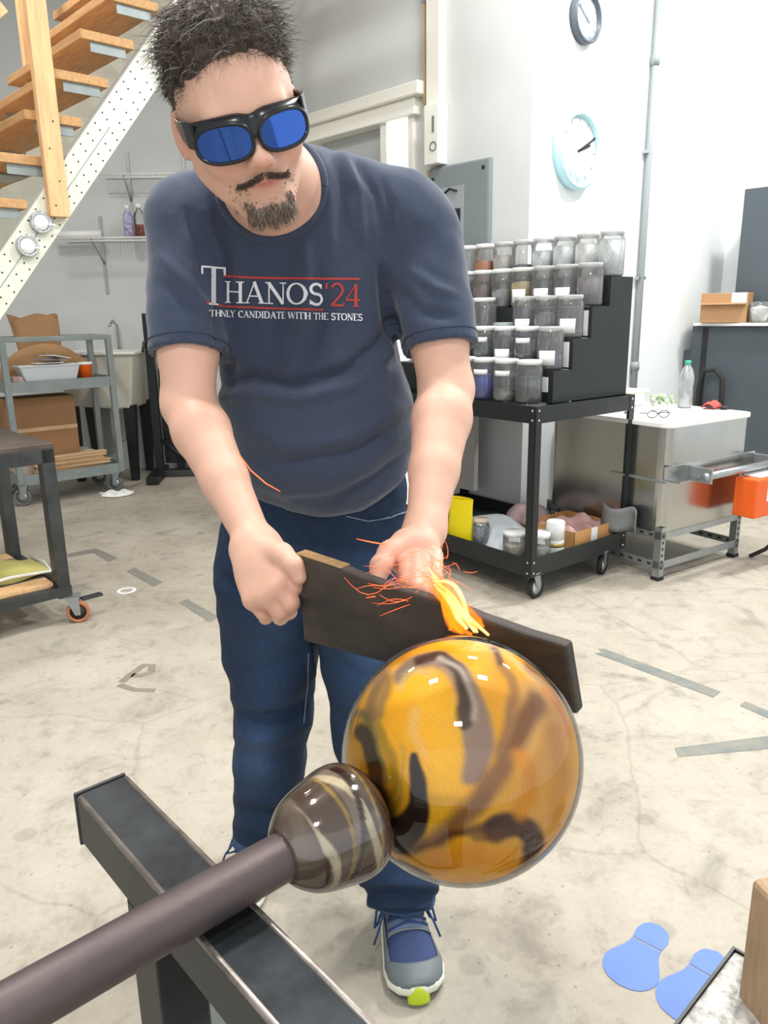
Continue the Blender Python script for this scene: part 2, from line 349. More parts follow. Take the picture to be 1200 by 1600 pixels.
# ------------------------------------------------------------------ caster builder (local: stem top at z=h)
def caster(parent, x, y, h=.11, rad=.05, a=0.0, wheel=M_rubg, hub=M_galv, plate=M_galv):
    M = TR(x, y, 0) @ RZ(a)
    m = MB().box(-.035, .035, -.035, .035, h - .006, h, M)
    for s in (-1, 1): m.hexa([tuple(M @ Vector(p)) for p in ((rad * .35 - .012, s * .019 - .0015, rad - .012), (rad * .35 + .012, s * .019 - .0015, rad - .012), (rad * .35 + .012, s * .019 + .0015, rad - .012), (rad * .35 - .012, s * .019 + .0015, rad - .012))],
                             [tuple(M @ Vector(p)) for p in ((-.032, s * .019 - .0015, h - .004), (.03, s * .019 - .0015, h - .004), (.03, s * .019 + .0015, h - .004), (-.032, s * .019 + .0015, h - .004))])
    c = m.build('caster', plate, parent)
    W = M @ TR(rad * .35, 0, rad) @ RX(math.pi / 2)
    MB().lathe([(rad * .72, -.012), (rad * .95, -.014), (rad, -.008), (rad, .008), (rad * .95, .014), (rad * .72, .012)], 28, M=W, closed=True).build('wheel', wheel, c)
    MB().lathe([(.0, -.009), (rad * .3, -.013), (rad * .33, -.008), (rad * .73, -.008), (rad * .73, .008), (rad * .33, .008), (rad * .3, .013), (0, .009)], 20, M=W).build('hub', hub, c)
    return c
# ------------------------------------------------------------------ grey cart left
gd = math.atan2(.498, .599)
r = empty('utility_cart', (-2.751, 5.702, 0), gd, 'grey two-shelf steel cart carrying bag, boxes and orange cup', 'cart')
W, D = .78, .42
for x in (0, W):
    for y in (0, D): B('post', M_cartg, r, x - .022, x + .022, y - .022, y + .022, .17, 1.26, .004)
for y in (0, D): MB().box(-.02, W + .02, y - .018, y + .018, 1.225, 1.262).build('top_rail', M_cartg, r, bevel=.004)
for x in (0, W): MB().box(x - .018, x + .018, 0, D, 1.225, 1.262).build('top_rail', M_cartg, r, bevel=.004)
for z in (.19, .89):
    s = B('shelf', M_cartg, r, -.0, W, 0, D, z, z + .012)
    for a in ((0, W, -.012, .0, z - .03, z + .05), (0, W, D, D + .012, z - .03, z + .05), (-.012, 0, 0, D, z - .03, z + .05), (W, W + .012, 0, D, z - .03, z + .05)): B('lip', M_cartg, s, *a)
for x, y, a in ((.03, .03, 2.6), (W - .03, .03, 2.4), (.03, D - .03, 2.6), (W - .03, D - .03, 2.5)): caster(r, x, y, .165, .065, a)
def onc(lx, ly, lz): c, s = math.cos(gd), math.sin(gd); return np.array([-2.751 + lx * c - ly * s, 5.702 + lx * s + ly * c, lz])
# paper bag
q = empty('paper_bag', onc(.36, .30, .905), gd + .1, 'open brown paper bag standing on the grey cart top shelf', 'bag')
m = MB(); n = 16
def bag(u, v):
    a = u * 2 * math.pi; sx, sy = .15, .075; c_, s_ = math.cos(a), math.sin(a); k = (abs(c_) ** 4 + abs(s_) ** 4) ** -.25
    top = 1 + .22 * v * v; z = v * (.50 + .025 * math.sin(3 * a)); wob = 1 + .04 * math.sin(5 * a + 7 * v)
    return (sx * c_ * k * top * wob - .03 * v, sy * s_ * k * wob * (1 - .25 * math.sin(v * 3)), z)
m.grid(bag, 32, 10, wrapu=True, sm=False); m.build('bag_body', M_card, q, solid=.002)
q = empty('kraft_sheet', onc(.30, .20, .905), gd, 'curved sheet of brown card behind the plastic bin', 'cardboard')
m = MB(); m.grid(lambda u, v: (-.30 + .70 * u, .02 * math.sin(u * 9), v * (.10 + .20 * math.sin(math.pi * min(1, max(0, u))) ** .7)), 24, 5); m.build('sheet', M_card, q, solid=.004)
q = empty('plastic_bin', onc(.33, .09, .905), gd, 'frosted white plastic bin full of papers on grey cart', 'bin')
m = MB(); m.hexa([(-.18, -.06, 0), (.18, -.06, 0), (.18, .05, 0), (-.18, .05, 0)], [(-.23, -.075, .14), (.22, -.075, .14), (.22, .08, .14), (-.23, .08, .14)]); m.build('bin_body', mat('frosted_plastic', 'cfd4da', .4), q, bevel=.012)
MB().box(-.235, .225, -.08, .085, .136, .145).build('rim', mat('frosted_rim', 'dfe3e8', .4), q, bevel=.003)
for k in range(3): MB().box(-.12, .08, -.06, .07, 0, .006, TR(.02 + .03 * k, .0, .155 + .02 * k) @ RZ(.3 * k) @ RY(.08 * k)).build('paper', M_white if k != 1 else mat('blue_print', '8fa0c8', .6), q)
q = empty('paper_cup', onc(.61, .10, .905), gd, 'bright orange cup with a white lid at the cart edge', 'cup')
MB().lathe([(.045, 0), (.058, .13), (.06, .135), (.055, .13), (.0, .12)], 24).build('cup_body', mat('orange_plastic', 'f2691c', .4), q)
MB().lathe([(.062, .13), (.062, .145), (.05, .15), (0, .15)], 24).build('lid', M_white, q)
q = empty('scrap_box', onc(.10, .12, .905), gd, 'small red and white crumpled carton left of the plastic bin', 'carton')
MB().box(-.07, .05, -.08, .06, 0, .07, RZ(.3)).build('carton', mat('white_red_print', 'd8d0cc', .6, col2='a03a34', scale=14), q, bevel=.006)
q = empty('cardboard_box', onc(.27, .255, .345), gd, 'large brown cardboard box on the grey cart lower shelf', 'box')
MB().box(-.3, .24, -.13, .14, 0, .46).build('box_body', mat('shaded_cardboard', '9a7350', .8, var=.06), q, bevel=.004); B('tape', M_card2, q, -.3, .24, -.133, -.13, .2, .23)
q = empty('carton', onc(.26, .255, .205), gd, 'pale flat carton beneath the large brown box', 'box')
MB().box(-.26, .38, -.14, .15, 0, .138).build('carton_body', mat('pale_carton', 'd5c2b0', .7), q, bevel=.004)
B('printed_mark', M_rubg, q, .20, .29, -.143, -.14, .06, .075); MB().lathe([(.016, 0), (.016, .002), (.009, .002), (.009, 0)], 14, M=TR(.33, -.14, .068) @ RX(math.pi / 2), closed=True).build('printed_mark', M_rubg, q)
q0 = None
for k in range(9):
    P = onc(.46 + .012 * math.sin(k * 2.1), .02 + .008 * math.cos(k * 3), .205 + k * .0165)
    q = empty('cardboard_sheet', (float(P[0]), float(P[1]), float(P[2])), gd + .05 * math.sin(k * 1.7), 'flattened brown card, ' + ['lowest', 'second from bottom', 'third from bottom', 'fourth from bottom', 'middle one', 'fourth from top', 'third from top', 'second from top', 'topmost'][k] + ' in the stack on the grey cart', 'cardboard', 'flattened cardboard stack on the grey cart')
    MB().box(-.33, .22 + .03 * math.sin(k * 5), -.0, .07, 0, .014).build('sheet', M_card2, q, bevel=.002)
# scrap of paper on the floor
P = onz(182, 774); q = empty('paper_scrap', P, .2, 'crumpled white paper scrap on the floor by the grey cart', 'paper')
MB().grid(lambda u, v: ((u - .5) * .24 + .02 * math.sin(9 * v), (v - .5) * .12 * (.5 + math.sin(math.pi * u)), .006 + .03 * abs(math.sin(7 * u + 3 * v) * math.sin(5 * v))), 12, 6, sm=False).build('scrap', M_white, q, solid=.001)
# ------------------------------------------------------------------ dark steel table far left
r = empty('steel_table', (-1.47, 3.396, 0), ANG, 'dark steel-framed table on casters with a plank lower shelf', 'table')
Lx, Ly = .42, .72
B('tabletop', mat('worn_brown_plate', '5d524b', .5, .4, var=.25, scale=5), r, -Lx, .0, 0, Ly, .835, .858, .003)
B('apron', M_iron, r, -Lx, .0, .0, .03, .77, .835, .002); B('apron', M_iron, r, -.03, .0, .03, Ly, .77, .835, .002)
for x in (-.06, -Lx):
    for y in (0, Ly - .06): B('leg', M_iron, r, x, x + .06, y, y + .06, .13, .835, .004)
B('shelf_rail', M_iron, r, -Lx, .0, -.004, .036, .14, .185, .002); B('shelf_rail', M_iron, r, -.036, .004, 0, Ly, .14, .185, .002)
for k in range(6): B('plank', M_wood if k in (0, 5) else mat('weathered_plank', '8a7b6a', .8, var=.35, scale=6, stretch=(1, 9, 9)), r, -Lx + .01, -.065, .04 + k * .108, .04 + k * .108 + .1, .186, .206, .002)
caster(r, -.0, .0, .135, .052, -.5, wheel=mat('orange_wheel', 'b5714f', .6, var=.2), hub=M_iron, plate=M_galv)
caster(r, -.03, Ly - .03, .135, .052, .8, wheel=mat('tan_wheel', 'a27a63', .6), hub=M_iron)
for x in (-Lx + .03,):
    for y in (.03, Ly - .03): caster(r, x, y, .135, .052, .3, hub=M_iron)
B('brake_lever', M_iron, r, .04, .14, -.02, .02, .10, .112, .003)
P = onz(8, 885, .212); P = np.array([-1.47, 3.396, .214]) - .22 * WR + .3 * WL
q = empty('folded_cloth', P, ANG, 'yellow-green folded bag with a white edge on the plank shelf', 'bag')
MB().grid(lambda u, v: ((u - .5) * .42, (v - .5) * .3, .004 + .045 * (math.sin(math.pi * u) * math.sin(math.pi * v)) ** .5 + .008 * math.sin(9 * u + 4 * v)), 16, 10).build('bag_body', mat('yellow_green_bag', 'b7b06a', .5, var=.12), q, solid=.004)
MB().tube([(-.2, -.16, .012), (0, -.16, .03), (.19, -.15, .012), (.21, 0, .02), (.2, .14, .012)], .007, 6).build('white_edge', M_white, q)
# ------------------------------------------------------------------ black cart with stepped jar rack
CA = math.atan2(.616, .788); CO = np.array([.71, 3.55, 0])
cu = np.array([math.cos(CA), math.sin(CA), 0]); cv = np.array([-cu[1], cu[0], 0])
def onk(x, y, z): return CO + cu * x + cv * y + np.array([0, 0, z])
r = empty('service_cart', CO, CA, 'black two-tray service cart carrying the stepped jar rack', 'cart')
CW, CL = .76, 1.25
M_bolt = mat('bright_bolt', 'd0d2d2', .25, 1.0)
for z0, z1 in ((.145, .225), (.885, .965)):
    t = B('tray', M_black, r, .0, CW, .0, CL, z0 + .0, z0 + .012)
    for a in ((0, CW, -.004, .004), (0, CW, CL - .004, CL + .004), (-.004, .004, 0, CL), (CW - .004, CW + .004, 0, CL)): B('tray_wall', M_black, t, *a, z0 - (.015 if z0 < .5 else 0), z1, .001)
for x, sx in ((-.006, 1), (CW + .006, -1)):
    for y, sy in ((-.006, 1), (CL + .006, -1)):
        m = MB(); m.box(min(x, x + sx * .042), max(x, x + sx * .042), min(y, y + sy * .004), max(y, y + sy * .004), .13, .965); m.box(min(x, x + sx * .004), max(x, x + sx * .004), min(y, y + sy * .042), max(y, y + sy * .042), .13, .965)
        l = m.build('corner_post', M_black, r)
        b_ = MB()
        for z in (.15, .205, .90, .945):
            b_.lathe([(.006, 0), (.006, .002), (.003, .0035), (0, .0035)], 10, M=TR(x + sx * .022, y - sy * .0, z) @ RX(math.pi / 2 * sy)); b_.lathe([(.006, 0), (.006, .002), (.003, .0035), (0, .0035)], 10, M=TR(x, y + sy * .022, z) @ RY(-math.pi / 2 * sx))
        b_.build('bolt', M_bolt, l)
for x, y, a in ((.06, .03, .15), (CW - .15, .03, .35), (.07, CL - .07, 2.2), (CW - .1, CL - .07, 1.8)): caster(r, x, y, .145, .062, a, wheel=mat('black_tyre', '242525', .6), hub=mat('pale_hub', 'd3d5d6', .35, .3))
# rack (plywood tiers)
rk = empty('stepped_rack', onk(0, 0, .967), CA, 'black painted stepped rack holding rows of jars', 'rack')
TH = [.15, .295, .445, .585]; TU = [.15, .285, .42, .555]; RE = .735
prof = [(TU[0], 0)]
for i in range(4): prof += [(TU[i], TH[i])] + ([(TU[i + 1], TH[i])] if i < 3 else [(RE, TH[3])])
prof += [(RE, 0)]
def side(y0, y1):
    m = MB(); n = len(prof); m.add([(p[0], y0, p[1]) for p in prof] + [(p[0], y1, p[1]) for p in prof], [tuple(range(n)), tuple(range(n, 2 * n))[::-1]] + [(i, i + n, (i + 1) % n + n, (i + 1) % n) for i in range(n)]); return m
side(.03, .048).build('side_panel', M_rack, rk); side(1.2, 1.218).build('side_panel', M_rack, rk)
for i in range(4):
    x1 = TU[i + 1] if i < 3 else RE
    B('tier', M_rack, rk, TU[i], x1, .048, 1.2, TH[i] - .016, TH[i] - .001); B('riser', M_rack, rk, TU[i], TU[i] + .014, .048, 1.2, (TH[i - 1] if i else 0), TH[i] - .016)
for i, (u0, z) in enumerate(((TU[1], TH[0]), (TU[2], TH[1]))):
    B('white_label_strip', M_white, rk, u0 - .002, u0, .052, .085, z + .01, z + .13)
B('price_tag', M_white, rk, TU[0] - .003, TU[0], .06, .10, .05, .12)
# jars
lid_w = mat('white_lid', 'eceeed', .35); lid_c = clear_mat('clear_lid', tr=.9, milk=.4)
paper = mat('paper_label', 'f2f3f1', .6)
def jar(row, idx, col, lvl, lab, lidm, labelcol=None, hgt=.19, group=None, rad=.064):
    ux = [.075, .215, .352, .487, .64][row]; z = [.967, .967 + TH[0], .967 + TH[1], .967 + TH[2], .967 + TH[3]][row]
    y = .115 + .145 * idx - .004 * row
    P = onk(ux, y, z + .001); j = empty('glass_jar', P, CA + .1 * math.sin(idx * 3 + row), lab, 'jar', group)
    rd = rad
    MB().lathe([(rd * .9, 0), (rd, .012), (rd, hgt * .82), (rd * .86, hgt * .9), (rd * .86, hgt * .96)], 24).build('jar_body', M_clear, j)
    MB().lathe([(rd * .9, hgt * .91), (rd * .92, hgt), (rd * .88, hgt + .003), (0, hgt + .003)], 24).build('lid', lidm, j)
    if col is not None: MB().lathe([(rd * .86, .003), (rd * .955, .014), (rd * .955, hgt * lvl - .006), (rd * .6, hgt * lvl), (0, hgt * lvl + .004)], 24).build('contents', mat('frit_' + col, col, .75, var=.2, scale=90), j)
    if labelcol:
        m = MB(); a0 = math.pi + .35
        m.grid(lambda u, v: ((rd + .0008) * math.cos(a0 + (u - .5) * 1.25), (rd + .0008) * math.sin(a0 + (u - .5) * 1.25), hgt * (.12 if labelcol != 'high' else .62) + v * hgt * (.34 if labelcol != 'high' else .12)), 8, 2)
        m.build('paper_label', paper, j, solid=.0004)
    return j
rows = [  # (row, index, frit colour, fill, lid, label kind, description)
 (0, 0, '4a4f50', .62, 'w', None, 'charcoal grit, bottom row, right-hand end'), (0, 1, '8d928c', .3, 'w', 'high', 'a little pale grey grit, bottom row, second from the right end'), (0, 2, '2b3f9c', .62, 'w', 'high', 'cobalt blue powder, bottom row of the rack'), (0, 3, 'a8855a', .5, 'w', None, 'tan grit, bottom row, left of the cobalt blue jar'), (0, 4, '6b6f62', .5, 'w', None, 'olive grit, bottom row, left end'),
 (1, 0, '776a86', .4, 'c', 'w', 'mauve grit and a big white label, second row from bottom, right-hand end'), (1, 1, '33383f', .68, 'w', 'high', 'near-black grit, second row from bottom'), (1, 2, 'aaa5a8', .35, 'w', 'w', 'pale lilac-grey powder, second row from bottom'), (1, 3, '4b5450', .55, 'w', 'high', 'dark grey-green grit, second row from bottom, beside the green jar'), (1, 4, '1f7048', .45, 'w', 'high', 'emerald green powder, second row from bottom'), (1, 5, '58605a', .5, 'w', None, 'dull green grit, second row from bottom, left end'),
 (2, 0, '8a8c8b', .25, 'c', 'w', 'large white label and pale grit, middle row, right-hand end'), (2, 1, '6d706e', .6, 'c', None, 'mid grey grit, middle row, second from right end'), (2, 2, '3f7fb4', .32, 'c', 'w', 'sky blue powder below a clear lid, middle row'), (2, 4, '7f8f63', .28, 'w', None, 'pale moss-green chips, middle row'), (2, 5, '5a564e', .6, 'w', None, 'brown-grey grit, middle row, left end'),
 (3, 0, '7b7577', .72, 'c', None, 'warm grey powder, second row from top, right-hand end'), (3, 1, '8e8a86', .3, 'c', 'w', 'white label and grey dust, second row from top, next to right end'), (3, 2, 'a0a4a3', .3, 'c', 'w', 'white label and pale chips, second row from top, third from right end'), (3, 3, 'b9a777', .66, 'w', 'w', 'sand-yellow powder above a white label, second row from top'), (3, 4, '9da1a0', .48, 'w', None, 'light grey powder, second row from top, left of the sand-yellow jar'), (3, 5, '6e5a50', .6, 'w', None, 'dark brown grit, second row from top'), (3, 6, '66704f', .4, 'w', None, 'moss green grit, second row from top'), (3, 7, '8d8f74', .3, 'w', None, 'pale olive grit, second row from top, left end'),
 (4, 0, 'dfe4e4', .85, 'c', None, 'white powder, top row, right-hand end'), (4, 1, 'e2e4e0', .8, 'c', None, 'white powder and a grey smudge, top row, second from the right end'), (4, 2, 'd9dedd', .8, 'c', None, 'white powder, top row, third from the right end'), (4, 3, 'd3d9d9', .72, 'c', None, 'off-white powder, top row, right of the dark-filled jar'), (4, 4, '5d5f60', .42, 'c', None, 'dark grey grit to half height, top row'), (4, 5, 'c0bab2', .7, 'c', None, 'beige-grey powder, top row, between the orange and dark jars'), (4, 6, 'c77a3c', .58, 'w', None, 'orange powder, top row'), (4, 7, 'aab0a6', .12, 'w', None, 'almost nothing inside, top row, left end'),
]
for (row, i, c, lv, ld, lb, d) in rows: jar(row, i, c, lv, 'clear jar with ' + d, lid_w if ld == 'w' else lid_c, lb, group='jars of glass colour on the stepped rack', hgt=.20 if row < 4 else .215)
q = empty('ash_box', onk(.352, .115 + .145 * 3 - .008, .967 + TH[1]), CA, 'low grey tub in the gap of the middle jar row', 'tub')
MB().lathe([(.05, 0), (.058, .01), (.058, .07), (.05, .075), (0, .075)], 20).build('tub_body', M_gray, q)
q = empty('paper_note', onk(.716, .40, .967 + TH[3]), CA, 'white paper note standing behind the top row of jars', 'note'); B('sheet', paper, q, 0, .003, -.14, .1, 0, .27)
# goods on the lower tray
def ont(x, y): return onk(x, y, .1585)
q = empty('yellow_pouch', ont(.06, .56), CA + .1, 'bright yellow plastic pouch standing on the lower tray', 'pouch')
m = MB(); m.grid(lambda u, v: ((.03 * (1 - v) + .004) * math.sin(2 * math.pi * u) + .01 * v, .085 * math.cos(2 * math.pi * u) * (1 + .05 * math.sin(6 * v)), v * .26 + .01 * math.sin(5 * u)), 20, 8, wrapu=True); m.build('pouch_body', mat('yellow_plastic', 'e9d312', .35), q)
q = empty('bead_jar', ont(.09, .43), CA, 'small jar of dark blue beads by the yellow pouch', 'jar')
MB().lathe([(.042, 0), (.045, .01), (.045, .14), (.036, .155)], 20).build('jar_body', M_clear, q); MB().lathe([(.04, .003), (.043, .12), (0, .12)], 20).build('contents', mat('blue_beads', '39435c', .5, col2='b8bfc9', scale=70), q); MB().lathe([(.038, .15), (.038, .17), (0, .17)], 20).build('lid', mat('tan_lid', 'c9b9a6', .5), q)
q = empty('bubble_wrap_roll', ont(.25, .48), CA, 'large sheet of clear wrap laid over the lower tray', 'wrap')
m = MB(); m.grid(lambda u, v: ((u - .5) * .38, (v - .5) * .55, .01 + .14 * math.sin(math.pi * u) * math.sin(math.pi * v) ** .6 + .012 * math.sin(14 * u + 5 * v) * math.sin(11 * v)), 24, 20); m.build('wrap', mat('milky_wrap', 'cfd6da', .3, trans=.0, var=.08, scale=20), q)
for k, (x, y, hh, c, lab) in enumerate(((.07, .17, .15, 'c4bba9', 'squat clear jar of pale grit behind the cart corner post'), (.12, .05, .16, 'a89f8f', 'squat jar of beige grit with a white lid, right of the corner post'))):
    q = empty('squat_jar', ont(x + .03, y + .03), CA, lab, 'jar')
    MB().lathe([(.055, 0), (.058, .01), (.058, hh * .85), (.05, hh * .9)], 24).build('jar_body', M_clear, q); MB().lathe([(.052, .003), (.055, .012), (.055, hh * .5), (0, hh * .55)], 24).build('contents', mat('grit_' + c, c, .8, var=.15, scale=80), q); MB().lathe([(.056, hh * .86), (.056, hh), (0, hh + .002)], 24).build('lid', lid_w, q)
q = empty('tall_canister', ont(.25, .06), CA, 'white-capped canister with a gold band on the lower tray', 'canister')
MB().lathe([(.044, 0), (.046, .01), (.046, .11), (.04, .115)], 24).build('canister_body', mat('pale_canister', 'c9cfc8', .4), q); MB().lathe([(.0475, .075), (.0475, .095)], 24).build('gold_band', mat('gold_band', 'b09a62', .4, .5), q); MB().lathe([(.046, .112), (.047, .2), (.042, .206), (0, .206)], 24).build('cap', lid_w, q)
q = empty('open_carton', ont(.55, .16), CA, 'open cardboard carton of pink wrapping on the lower tray', 'box')
for a in ((-.17, .17, -.12, -.115), (-.17, .17, .2, .205), (-.17, -.165, -.12, .2), (.165, .17, -.12, .2)): B('carton_wall', mat('orange_cardboard', 'c9955e', .75, var=.05), q, *a, 0, .12)
B('carton_base', M_card, q, -.17, .17, -.12, .2, 0, .004); B('tape', paper, q, -.03, .02, -.1225, -.12, .0, .12)
MB().grid(lambda u, v: ((u - .5) * .32, -.11 + v * .3, .07 + .06 * abs(math.sin(5 * u + 2 * v)) * math.sin(math.pi * v) + .03 * math.sin(13 * u) * math.sin(9 * v)), 20, 16, sm=False).build('pink_wrap', mat('pink_film', 'c9a09d', .35, var=.15), q)
q = empty('pink_bag', ont(.60, .55), CA, 'crumpled pinkish clear bag behind the canister', 'bag')
MB().grid(lambda u, v: (.12 * math.sin(math.pi * v) * math.cos(2 * math.pi * u) * (1 + .2 * math.sin(7 * u * 6.28)), .13 * math.sin(math.pi * v) * math.sin(2 * math.pi * u), .07 - .068 * math.cos(math.pi * v) + .01 * math.sin(9 * v)), 20, 10, wrapu=True).build('bag_body', mat('pink_clear', 'd5b9b9', .25, var=.15, scale=14), q)
# things behind the cart, seen through its open side
def onw(t, off, z): return C0 + WR * t - WL * off + np.array([0, 0, z])   # on the clock wall
q = empty('wall_plinth', C0 + WR * .0 - WL * .0 + np.array([-.25, .05, 0]), ANG, 'grey boxed panel at the foot of the white pillar', 'panel')
B('panel_face', mat('taupe_panel', 'a9a5a0', .7), q, -.06, -.02, .0, .5, .30, .82)
q = empty('plank', onw(.52, .16, 0), ANG, 'brownish scuffed plank leaning beside the white pillar', 'plank')
B('board', mat('scuffed_board', '9a9184', .8, var=.15, scale=8), q, -.12, .12, -.02, .02, 0, .92, .004)
q = empty('hanging_cord', onw(.82, .06, .9), ANG, 'thin dark cord hanging on the white wall', 'cord')
MB().tube([(0, 0, 0), (.05, 0, -.2), (-.02, 0, -.4), (.08, 0, -.55), (.02, 0, -.7), (.12, 0, -.85)], .006, 6).build('cord', M_rub, q)
q = empty('wood_block', onk(.80, -.02, .967 - .05), CA, 'x', 'block'); bpy.data.objects.remove(q)
# ------------------------------------------------------------------ polished steel tank on slotted angle frame
TA = math.atan2(.55, .83); TO = np.array([1.44, 3.83, 0]); tu = np.array([math.cos(TA), math.sin(TA), 0]); tv = np.array([-tu[1], tu[0], 0])
def ontk(x, y, z): return TO + tu * x + tv * y + np.array([0, 0, z])
r = empty('steel_tank', TO, TA, 'polished stainless tank with white top on a slotted angle frame', 'tank')
TW, TL = .72, .82
def rrect(x0, x1, y0, y1, rr, n=5):
    pts = []
    for cx, cy, a0 in ((x1 - rr, y1 - rr, 0), (x0 + rr, y1 - rr, 90), (x0 + rr, y0 + rr, 180), (x1 - rr, y0 + rr, 270)):
        for k in range(n + 1): a = math.radians(a0 + 90 * k / n); pts.append((cx + rr * math.cos(a), cy + rr * math.sin(a)))
    return pts
MB().poly(rrect(.0, TW, 0, TL, .06), .26, .81).build('tank_body', M_steel, r)
MB().poly(rrect(-.01, TW + .01, -.01, TL + .01, .06), .81, .835).build('white_top', M_white, r, bevel=.004)
for x in (.0, TW - .04):
    for y in (.0, TL - .04):
        m = MB().box(x, x + .04, y, y + .003, .02, .29).box(x, x + .003, y, y + .04, .02, .29); l = m.build('angle_leg', M_galv, r)
        h = MB()
        for k in range(6): h.box(x + .014, x + .026, y - .0008, y, .06 + k * .035, .075 + k * .035)
        h.build('slot', M_rub, l); B('foot', M_rub, r, x - .005, x + .045, y - .005, y + .045, 0, .02, .003)
for z in (.245, .085):
    for y in (.0, TL - .004): B('angle_rail', M_galv, r, 0, TW, y, y + .004, z - .02, z + .02)
    for x in (.0, TW - .004):
        l = B('angle_rail', M_galv, r, x, x + .004, 0, TL, z - .02, z + .02)
        h = MB()
        for k in range(12): h.box(x - .0008, x, .05 + k * .06, .075 + k * .06, z - .006, z + .006)
        tag(h.build('slot', M_rub, l), kind='stuff')
B('galvanised_pan', M_galv, r, .02, TW - .02, .02, TL - .02, .225, .258)
# shelf band and roller rail on the near side
MB().box(-.02, TW + .06, -.006, .0, .54, .615).build('band_plate', M_steel, r, bevel=.002)
MB().box(-.012, TW * .0 + .02, -.01, .35, .53, .54).build('side_flange', M_galv, r)
MB().tube([(.18, -.10, .555), (TW + .12, -.10, .555)], .020, 14).build('roller', M_galv, r)
for x in (.2, TW + .06): MB().box(x - .006, x + .006, -.13, .0, .52, .60).build('roller_bracket', M_galv, r, bevel=.002)
MB().box(.02, .2, -.07, -.006, .535, .545).build('tray_plate', M_steel, r)
q = empty('grey_trowel', ontk(-.05, .22, .30), TA, 'folded dark grey cloth hanging at the tank corner', 'cloth')
MB().grid(lambda u, v: (-.02 + .03 * math.sin(6 * u), (u - .5) * .22, -.06 + v * .13 + .012 * math.sin(8 * u)), 14, 6).build('cloth', M_rubg, q, solid=.006)
# orange box at tank end
OB = onz(1178, 812, .30); q = empty('orange_box', (float(OB[0] + .10 * tu[0]), float(OB[1] + .10 * tu[1]), 0), TA, 'bright orange box with a grey top hung at the tank end', 'box')
B('box_body', mat('orange_enamel', 'ee6420', .4), q, -.10, .32, .0, .13, .30, .512, .008); B('top_plate', M_white, q, -.04, .32, .02, .12, .5125, .522, .003)
B('white_sign', paper, q, .0, .12, -.002, .0, .385, .495); B('sign_mark', M_rub, q, .035, .085, -.004, -.002, .45, .47); B('sign_mark', M_rub, q, .04, .08, -.004, -.002, .425, .438)
B('button', mat('small_red', 'd23a30', .4), q, .14, .16, -.006, 0, .40, .42, .002)
B('support_leg', M_galv, q, .28, .31, .05, .08, 0, .30)
q = empty('power_cord', ontk(TW + .02, .0, .0), TA, 'black cord looping from the orange box to the floor', 'cord')
MB().tube([(.06, -.20, .26), (.09, -.19, .16), (.05, -.12, .06), (.0, -.06, .012)], .012, 8).build('cord', M_rub, q)
# things on the white top
zt = .836
q = empty('water_bottle', ontk(.62, .36, zt), 0, 'clear plastic water bottle with a green cap', 'bottle')
MB().lathe([(.036, 0), (.042, .01), (.040, .06), (.042, .07), (.038, .12), (.042, .15), (.040, .18), (.030, .215), (.016, .24), (.014, .25)], 24).build('bottle_body', clear_mat('pet_plastic', tint=(.93, .97, 1), gloss=.3, tr=.93, milk=.25), q)
MB().lathe([(.017, .246), (.017, .268), (0, .268)], 18).build('cap', mat('green_cap', '3fae95', .4), q); MB().lathe([(.035, .002), (.0385, .012), (.0385, .09), (0, .09)], 24).build('water', clear_mat('water', tint=(.93, .96, .99), gloss=.2, tr=.93, milk=.1), q)
q = empty('red_gloves', ontk(.70, .24, zt), TA + .3, 'red and black work glove lying by the water bottle', 'glove')
MB().grid(lambda u, v: ((u - .5) * .14, (v - .5) * .08, .006 + .025 * abs(math.sin(math.pi * v)) * (1 + .4 * math.sin(9 * u))), 12, 6).build('glove_body', mat('red_fabric', 'c9504a', .7), q, solid=.004); MB().grid(lambda u, v: (.0 + (u - .5) * .09, -.07 + (v - .5) * .05, .005 + .01 * math.sin(math.pi * v)), 6, 4).build('cuff', M_rub, q, solid=.004)
q = empty('white_herbs', ontk(.42, .38, zt), 0, 'pale green and white leafy clump on the tank top', 'plant')
for k in range(26):
    a = k * 2.4; rr = .02 + .055 * (k % 7) / 7; z = .02 + .05 * ((k * 5) % 9) / 9
    MB().lathe([(.0, -.016), (.018, 0), (.0, .016)], 6, M=TR(rr * math.cos(a), rr * math.sin(a), z + .012) @ RX(a) @ RY(k)).build('leaf', mat('pale_leaf_%d' % (k % 2), ['d5dccf', 'a9bf94'][k % 2], .5) if k < 2 else bpy.data.materials['pale_leaf_%d' % (k % 2)], q)
q = empty('green_herbs', ontk(-.10, .60, .84), 0, 'bright green leafy plant behind the rack corner', 'plant')
B('pot', M_white, q, -.05, .05, -.05, .05, -.0, .05, .004)
M_leaf = mat('fresh_leaf', '69b040', .45, var=.2)
for k in range(34):
    a = k * 2.4; rr = .03 + .08 * (k % 6) / 6; z = .06 + .11 * ((k * 5) % 11) / 11
    MB().grid(lambda u, v: ((u - .5) * .05 * math.sin(math.pi * min(1, v + .05)), v * .075, .012 * math.sin(3 * v)), 4, 5).build('leaf', M_leaf, q)
    o = q.children[-1]; o.location = (rr * math.cos(a), rr * math.sin(a), z); o.rotation_euler = (.6 * math.sin(k), .5 * math.cos(k * 2), a)
q = empty('grey_bin', ontk(.25, .62, zt), TA, 'low pale plastic tray standing behind the spectacles', 'tray')
B('tray_body', M_trim, q, -.22, .28, -.05, .12, 0, .085, .012); B('tray_rim', M_white, q, -.235, .295, -.065, .135, .085, .095, .004)
q = empty('spectacles', ontk(.13, .17, zt), TA - .5, 'thin dark-rimmed spectacles lying open on the white top', 'glasses')
